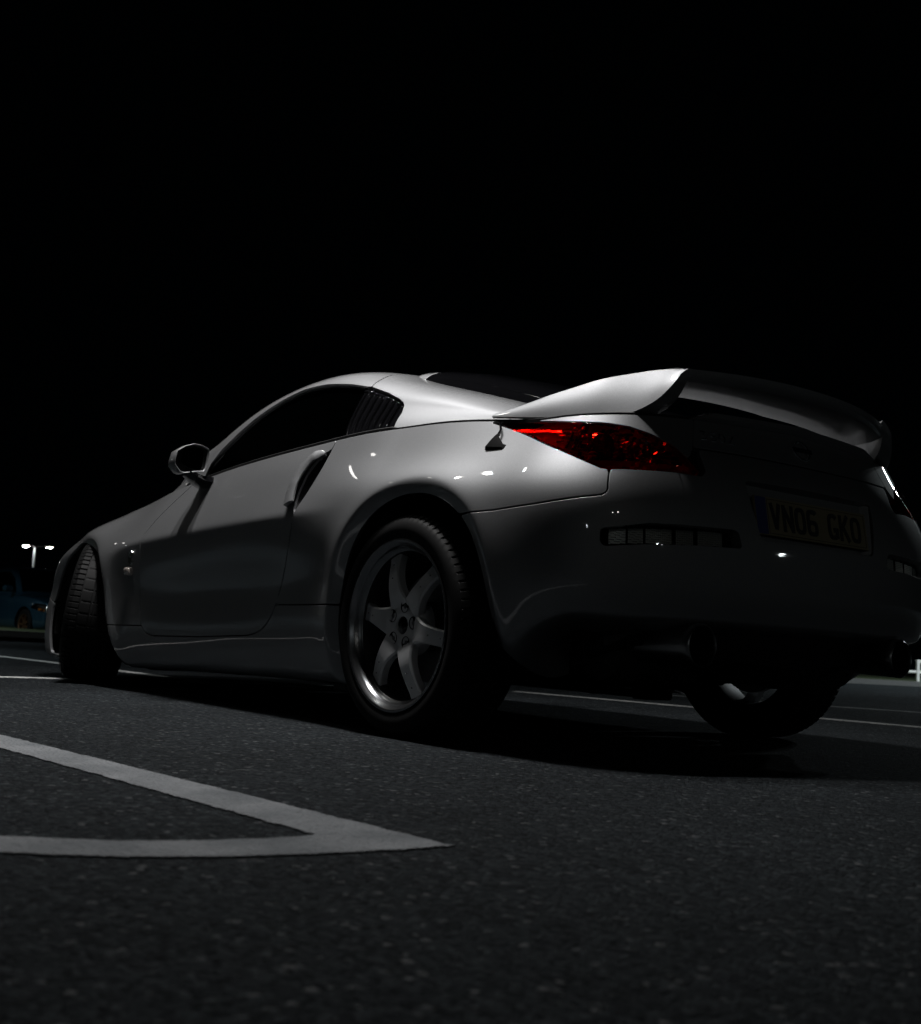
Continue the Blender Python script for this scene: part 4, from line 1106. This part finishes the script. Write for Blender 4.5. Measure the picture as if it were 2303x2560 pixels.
lamp_post((19.0, 4.6, ground_z(19)), math.radians(-95), 6.0, [(2.2, 0, 420)], 'added lamp post beside the dark blue hatchback, brightening it', spread=120, glow=False)  # put in out of view to lift the dark blue car
lamp_post((-16, 22, 0), math.radians(-50), 5.6, [(1.0, 0, 14), (-1.0, 0, 14)], 'added twin headed fill lamp far behind the camera on the near side of the silver car', aim=(0, .5, .5))  # added fill for recess walls, wheels and lower door, from no known lamp
lamp_post((-15, 6.5, 0), math.radians(80), 6.4, [(.9, 0, 2.5), (-.9, 0, 2.5)], 'added twin headed fill lamp straight behind the camera', aim=(-.8, 0, .6))  # made-up flood that brightens the number plate and rear bumper
# the one in view, far behind the nose of the silver car
def along(u, v, dist):
    """direction of a far thing from the camera spot, for setting it out on the ground"""
    y, p, r = CAM['yaw'], CAM['pitch'], CAM['roll']
    f = np.array([math.cos(y)*math.cos(p), math.sin(y)*math.cos(p), math.sin(p)]); rt = np.array([math.sin(y), -math.cos(y), 0]); up = np.cross(rt, f)
    r2 = rt*math.cos(r)+up*math.sin(r); u2 = up*math.cos(r)-rt*math.sin(r)
    d = f+r2*(u-1151.5)/CAM['f']-u2*(v-1280)/CAM['f']; return np.array(CAM['loc'])+d*dist
far_post = lamp_post((77.9, -23.3, -.85), math.radians(-127), 5.70, [(-.62, 0, 260), (.95, 0, 20)], 'distant lamp post with one bright head, seen left of the front wheel', glow='lamp_far')
lamp_post((110.0, -33.2, -1.25), math.radians(-127), 5.6, [(-.5, 0, 40)], 'most distant lamp post, its low light just above the dark blue hatchback', glow='lamp_far')
# ------------------------------------------------------------------ far kerb, verge, rail
M['kerb'] = simple('kerb_concrete', (.10, .10, .10), .8)
def grass_mat():
    m, t, n, l, b = nt('verge_grass'); ns = n.new('ShaderNodeTexNoise'); ns.inputs['Scale'].default_value = 9; ns.inputs['Detail'].default_value = 8
    cr = n.new('ShaderNodeValToRGB'); cr.color_ramp.elements[0].color = (.018, .030, .010, 1); cr.color_ramp.elements[1].color = (.06, .085, .03, 1)
    l.new(ns.outputs[0], cr.inputs[0]); l.new(cr.outputs[0], b.inputs['Base Color']); b.inputs['Roughness'].default_value = .9; return m
M['grass'] = grass_mat()
A = np.array([10.6, -12.9]); Bq = np.array([4.0, -25.5]); d = (Bq-A)/np.linalg.norm(Bq-A); nrm = np.array([-d[1], d[0]])
if nrm@np.array([1, -.3]) < 0: nrm = -nrm
def quad_strip(name, a, b, off0, off1, z0, z1, mat):
    p0, p1, p2, p3 = a+nrm*off0, b+nrm*off0, b+nrm*off1, a+nrm*off1
    mb = MB(); mb.prism([tuple(p0), tuple(p1), tuple(p2), tuple(p3)], z0, z1)
    o = mb.obj(name, mat, smooth=False); tag(o, kind='structure'); return o
far0 = A-d*60
quad_strip('kerb', far0, Bq, -.12, 0, -.05, .045, M['kerb'])
quad_strip('grass_verge', far0, Bq, 0.002, 40, -.05, .03, M['grass'])
rail = empty('knee_rail', (*(A+nrm*.35), .0)); tag(rail, 'low white steel rail fence on the verge at the right', 'fence')
a0 = Vector((*(A+nrm*.35), 0)); dd = Vector((*d, 0))
start = 3.95
for k in range(6):
    q = dd*(start+1.9*k)
    MB().box((q.x, q.y, .205), (.06, .06, .42), Matrix.Rotation(math.atan2(d[1], d[0]), 3, 'Z'), bev=.006).obj('post', M['white_rail'], rail)
for z in (.395, .205):
    q0 = dd*(start-.0); q1 = dd*(start+1.9*5)
    MB().tube([(q0.x, q0.y, z), (q1.x, q1.y, z)], .026, 10).obj('rail', M['white_rail'], rail)
q0 = dd*(start-3.0); q1 = dd*(start)
MB().tube([(q0.x, q0.y, .205), (q1.x, q1.y, .205)], .026, 10).obj('rail', M['white_rail'], rail)
# kerb behind the dark blue car
mb = MB(); mb.prism([(24.3, 3), (24.5, 3), (20.2, -13), (20.0, -13)], -.40, -.18); tag(mb.obj('kerb', M['white_rail'], smooth=False), kind='structure')
# ------------------------------------------------------------------ dark blue hatchback parked at the far left
def blue_car():
    root = empty('parked_car', (0, 0, 0)); tag(root, 'dark blue hatchback parked far off, behind the nose of the silver car', 'car')
    pm = paint('blue_paint', (.012, .05, .085), .38, .5)
    xs = [-2.0, -1.94, -1.8, -1.3, -.6, 0, .6, .95, 1.3, 1.65, 1.85, 1.95, 1.99]
    wd = [.60, .72, .80, .84, .85, .85, .85, .845, .84, .80, .74, .64, .50]
    zb = [.40, .30, .22, .2, .2, .2, .2, .2, .2, .2, .22, .28, .36]
    zt = [.70, .86, .92, .92, .92, .90, .89, .87, .84, .79, .74, .68, .60]
    def body(u):
        return NSpline(xs, np.c_[wd, zb, zt])(u)
    us = np.linspace(-2.0, 1.99, 110)
    P = []
    for u in us:
        w, b, t = body(u)
        prof = [(w*.86, b), (w*.97, b+.05), (w, b+(t-b)*.30), (w*.995, b+(t-b)*.55), (w*.985, b+(t-b)*.78), (w*.94, b+(t-b)*.93), (w*.86, t), (w*.5, t+.035), (0, t+.045)]
        q = NSpline(np.linspace(0, 1, 9), np.array(prof))(np.linspace(0, 1, 34))
        P.append([(u, y, z) for y, z in q])
    S = np.array(P); N = grid_normals(S); N = N if N[50, 10, 1] > 0 else -N
    x, z = S[..., 0], S[..., 2]
    Dw = np.minimum(np.hypot(x-1.27, z-.30)-.35, np.hypot(x+1.23, z-.30)-.35)
    HL = np.array([(1.50, .63), (1.62, .72), (1.86, .70), (2.1, .62), (2.1, .52), (1.80, .56)])
    dh = PD(np.c_[x.ravel(), z.ravel()], HL).reshape(x.shape); dh = np.where(S[..., 1] > .2, dh, -1)
    door = np.array([(-.45, .25), (-.45, 1.2), (.62, 1.2), (.70, .6), (.66, .25)])
    dd_ = PD(np.c_[x.ravel(), z.ravel()], door).reshape(x.shape)
    def add(name, D, mat, off=0):
        S2 = S+N*off
        V, NN, F = cut_panel(S2, N, D, True, .015, .003); 
        if not F: return
        mesh_obj(name, V, F, mat, root, N=NN); W = V.copy(); W[:, 1] *= -1; NW = NN.copy(); NW[:, 1] *= -1
        mesh_obj(name, W, [f[::-1] for f in F], mat, root, N=NW)
    add('body_side', np.minimum.reduce([Dw, -dh-.003, -dd_-.003]), pm); add('door', np.minimum(dd_-.003, Dw), pm); add('head_lamp', dh-.001, M['clear'], -.003); add('head_lamp_bowl', dh-.006, M['refl'], -.05)
    # cabin
    cx = [-1.75, -1.45, -.9, -.2, .25, .62, .98]; 
    cz = [.90, 1.25, 1.42, 1.46, 1.43, 1.24, .90]
    us2 = np.linspace(-1.75, .98, 70); rows = []
    for u in us2:
        top = float(NSpline(cx, cz)(np.array(u))); b = .86
        rows.append(NSpline(np.linspace(0, 1, 6), np.array([(.80, b), (.745, b+(top-b)*.45), (.67, b+(top-b)*.82), (.56, b+(top-b)*.95), (.30, top-.008*(top-b)), (0, top)]))(np.linspace(0, 1, 30)))
    C = np.array([[(u, y, z) for y, z in r] for u, r in zip(us2, rows)]); CN = grid_normals(C); CN = CN if CN[30, 5, 1] > 0 else -CN
    mp = np.c_[C[..., 0].ravel(), C[..., 2].ravel()]
    gl = np.maximum(PD(mp, [(-.42, .93), (-.40, 1.33), (.20, 1.33), (.48, 1.20), (.74, .93)]), PD(mp, [(-.52, .93), (-.50, 1.33), (-.95, 1.30), (-1.25, 1.12), (-1.30, .95)])).reshape(C.shape[:2])
    wsn = PD(np.c_[C[..., 0].ravel(), C[..., 1].ravel()], [(.28, -1), (.28, .55), (.52, .62), (.92, .72), (.92, -1)]).reshape(C.shape[:2]); wsn = np.where(C[..., 2] > .9, wsn, -1)
    for nm, D, mt, off in (('roof', np.minimum(-gl-.004, -wsn-.004), pm, 0), ('side_window', gl, M['glass'], -.008), ('windscreen', wsn, M['glass'], -.008)):
        V, NN, F = cut_panel(C+CN*off, CN, D, True, .012, .003); mesh_obj(nm, V, F, mt, root, N=NN)
        W = V.copy(); W[:, 1] *= -1; NW = NN.copy(); NW[:, 1] *= -1; mesh_obj(nm, W, [f[::-1] for f in F], mt, root, N=NW)
    br = simple('bronze_alloy', (.30, .17, .10), .35, metal=.9)
    amber = simple('amber_lens', (.75, .22, .02), .2, coat=1)
    for s in (1, -1):
        MB().box((.70, .93*s, .98), (.12, .20, .13), bev=.04).obj('wing_mirror', pm, root)
        MB().box((1.72, .735*s, .60), (.06, .03, .05), bev=.012).obj('indicator', amber, root)
        for xw in (1.27, -1.23):
            w_ = empty('wheel', (xw, .73*s, .30), 0 if s > 0 else math.pi, root)
            MB().lathe([(.19, -.09), (.26, -.10), (.295, -.08), (.30, 0), (.295, .08), (.26, .10), (.20, .095)], n=48).obj('tyre', M['tyre'], w_, angle=40)
            MB().lathe([(.20, .094), (.185, .085), (.18, .04), (.18, -.08)], n=48).obj('rim', br, w_, angle=40)
            mb = MB()
            for k in range(7):
                a = 2*math.pi*k/7; ca, sa = math.cos(a), math.sin(a)
                mb.loft([[(r*ca-e*sa, h, r*sa+e*ca) for e, h in ((-w, .075), (w, .075), (w, .045), (-w, .045))] for r, w in ((.02, .03), (.10, .016), (.183, .022))])
            mb.obj('spokes', br, w_, smooth=False)
            MB().lathe([(.34, -.30), (.345, .06)], n=40).obj('wheel_well', M['void'], w_)
    MB().box((0, 0, .27), (3.5, 1.30, .12), bev=.03).obj('underbody', M['under'], root)
    MB().box((-.1, 0, .62), (2.2, 1.4, .5), bev=.1).obj('cabin_interior', M['seat'], root)
    return root
bc = blue_car()
c = along(70, 1592, 15.4)
hd = math.radians(188)
bc.rotation_euler = (0, 0, hd)
fw = Matrix.Rotation(hd, 3, 'Z')@Vector((1.27, -.73, 0))
bc.location = (20.8-fw.x, -4.78-fw.y, ground_z(21.5))
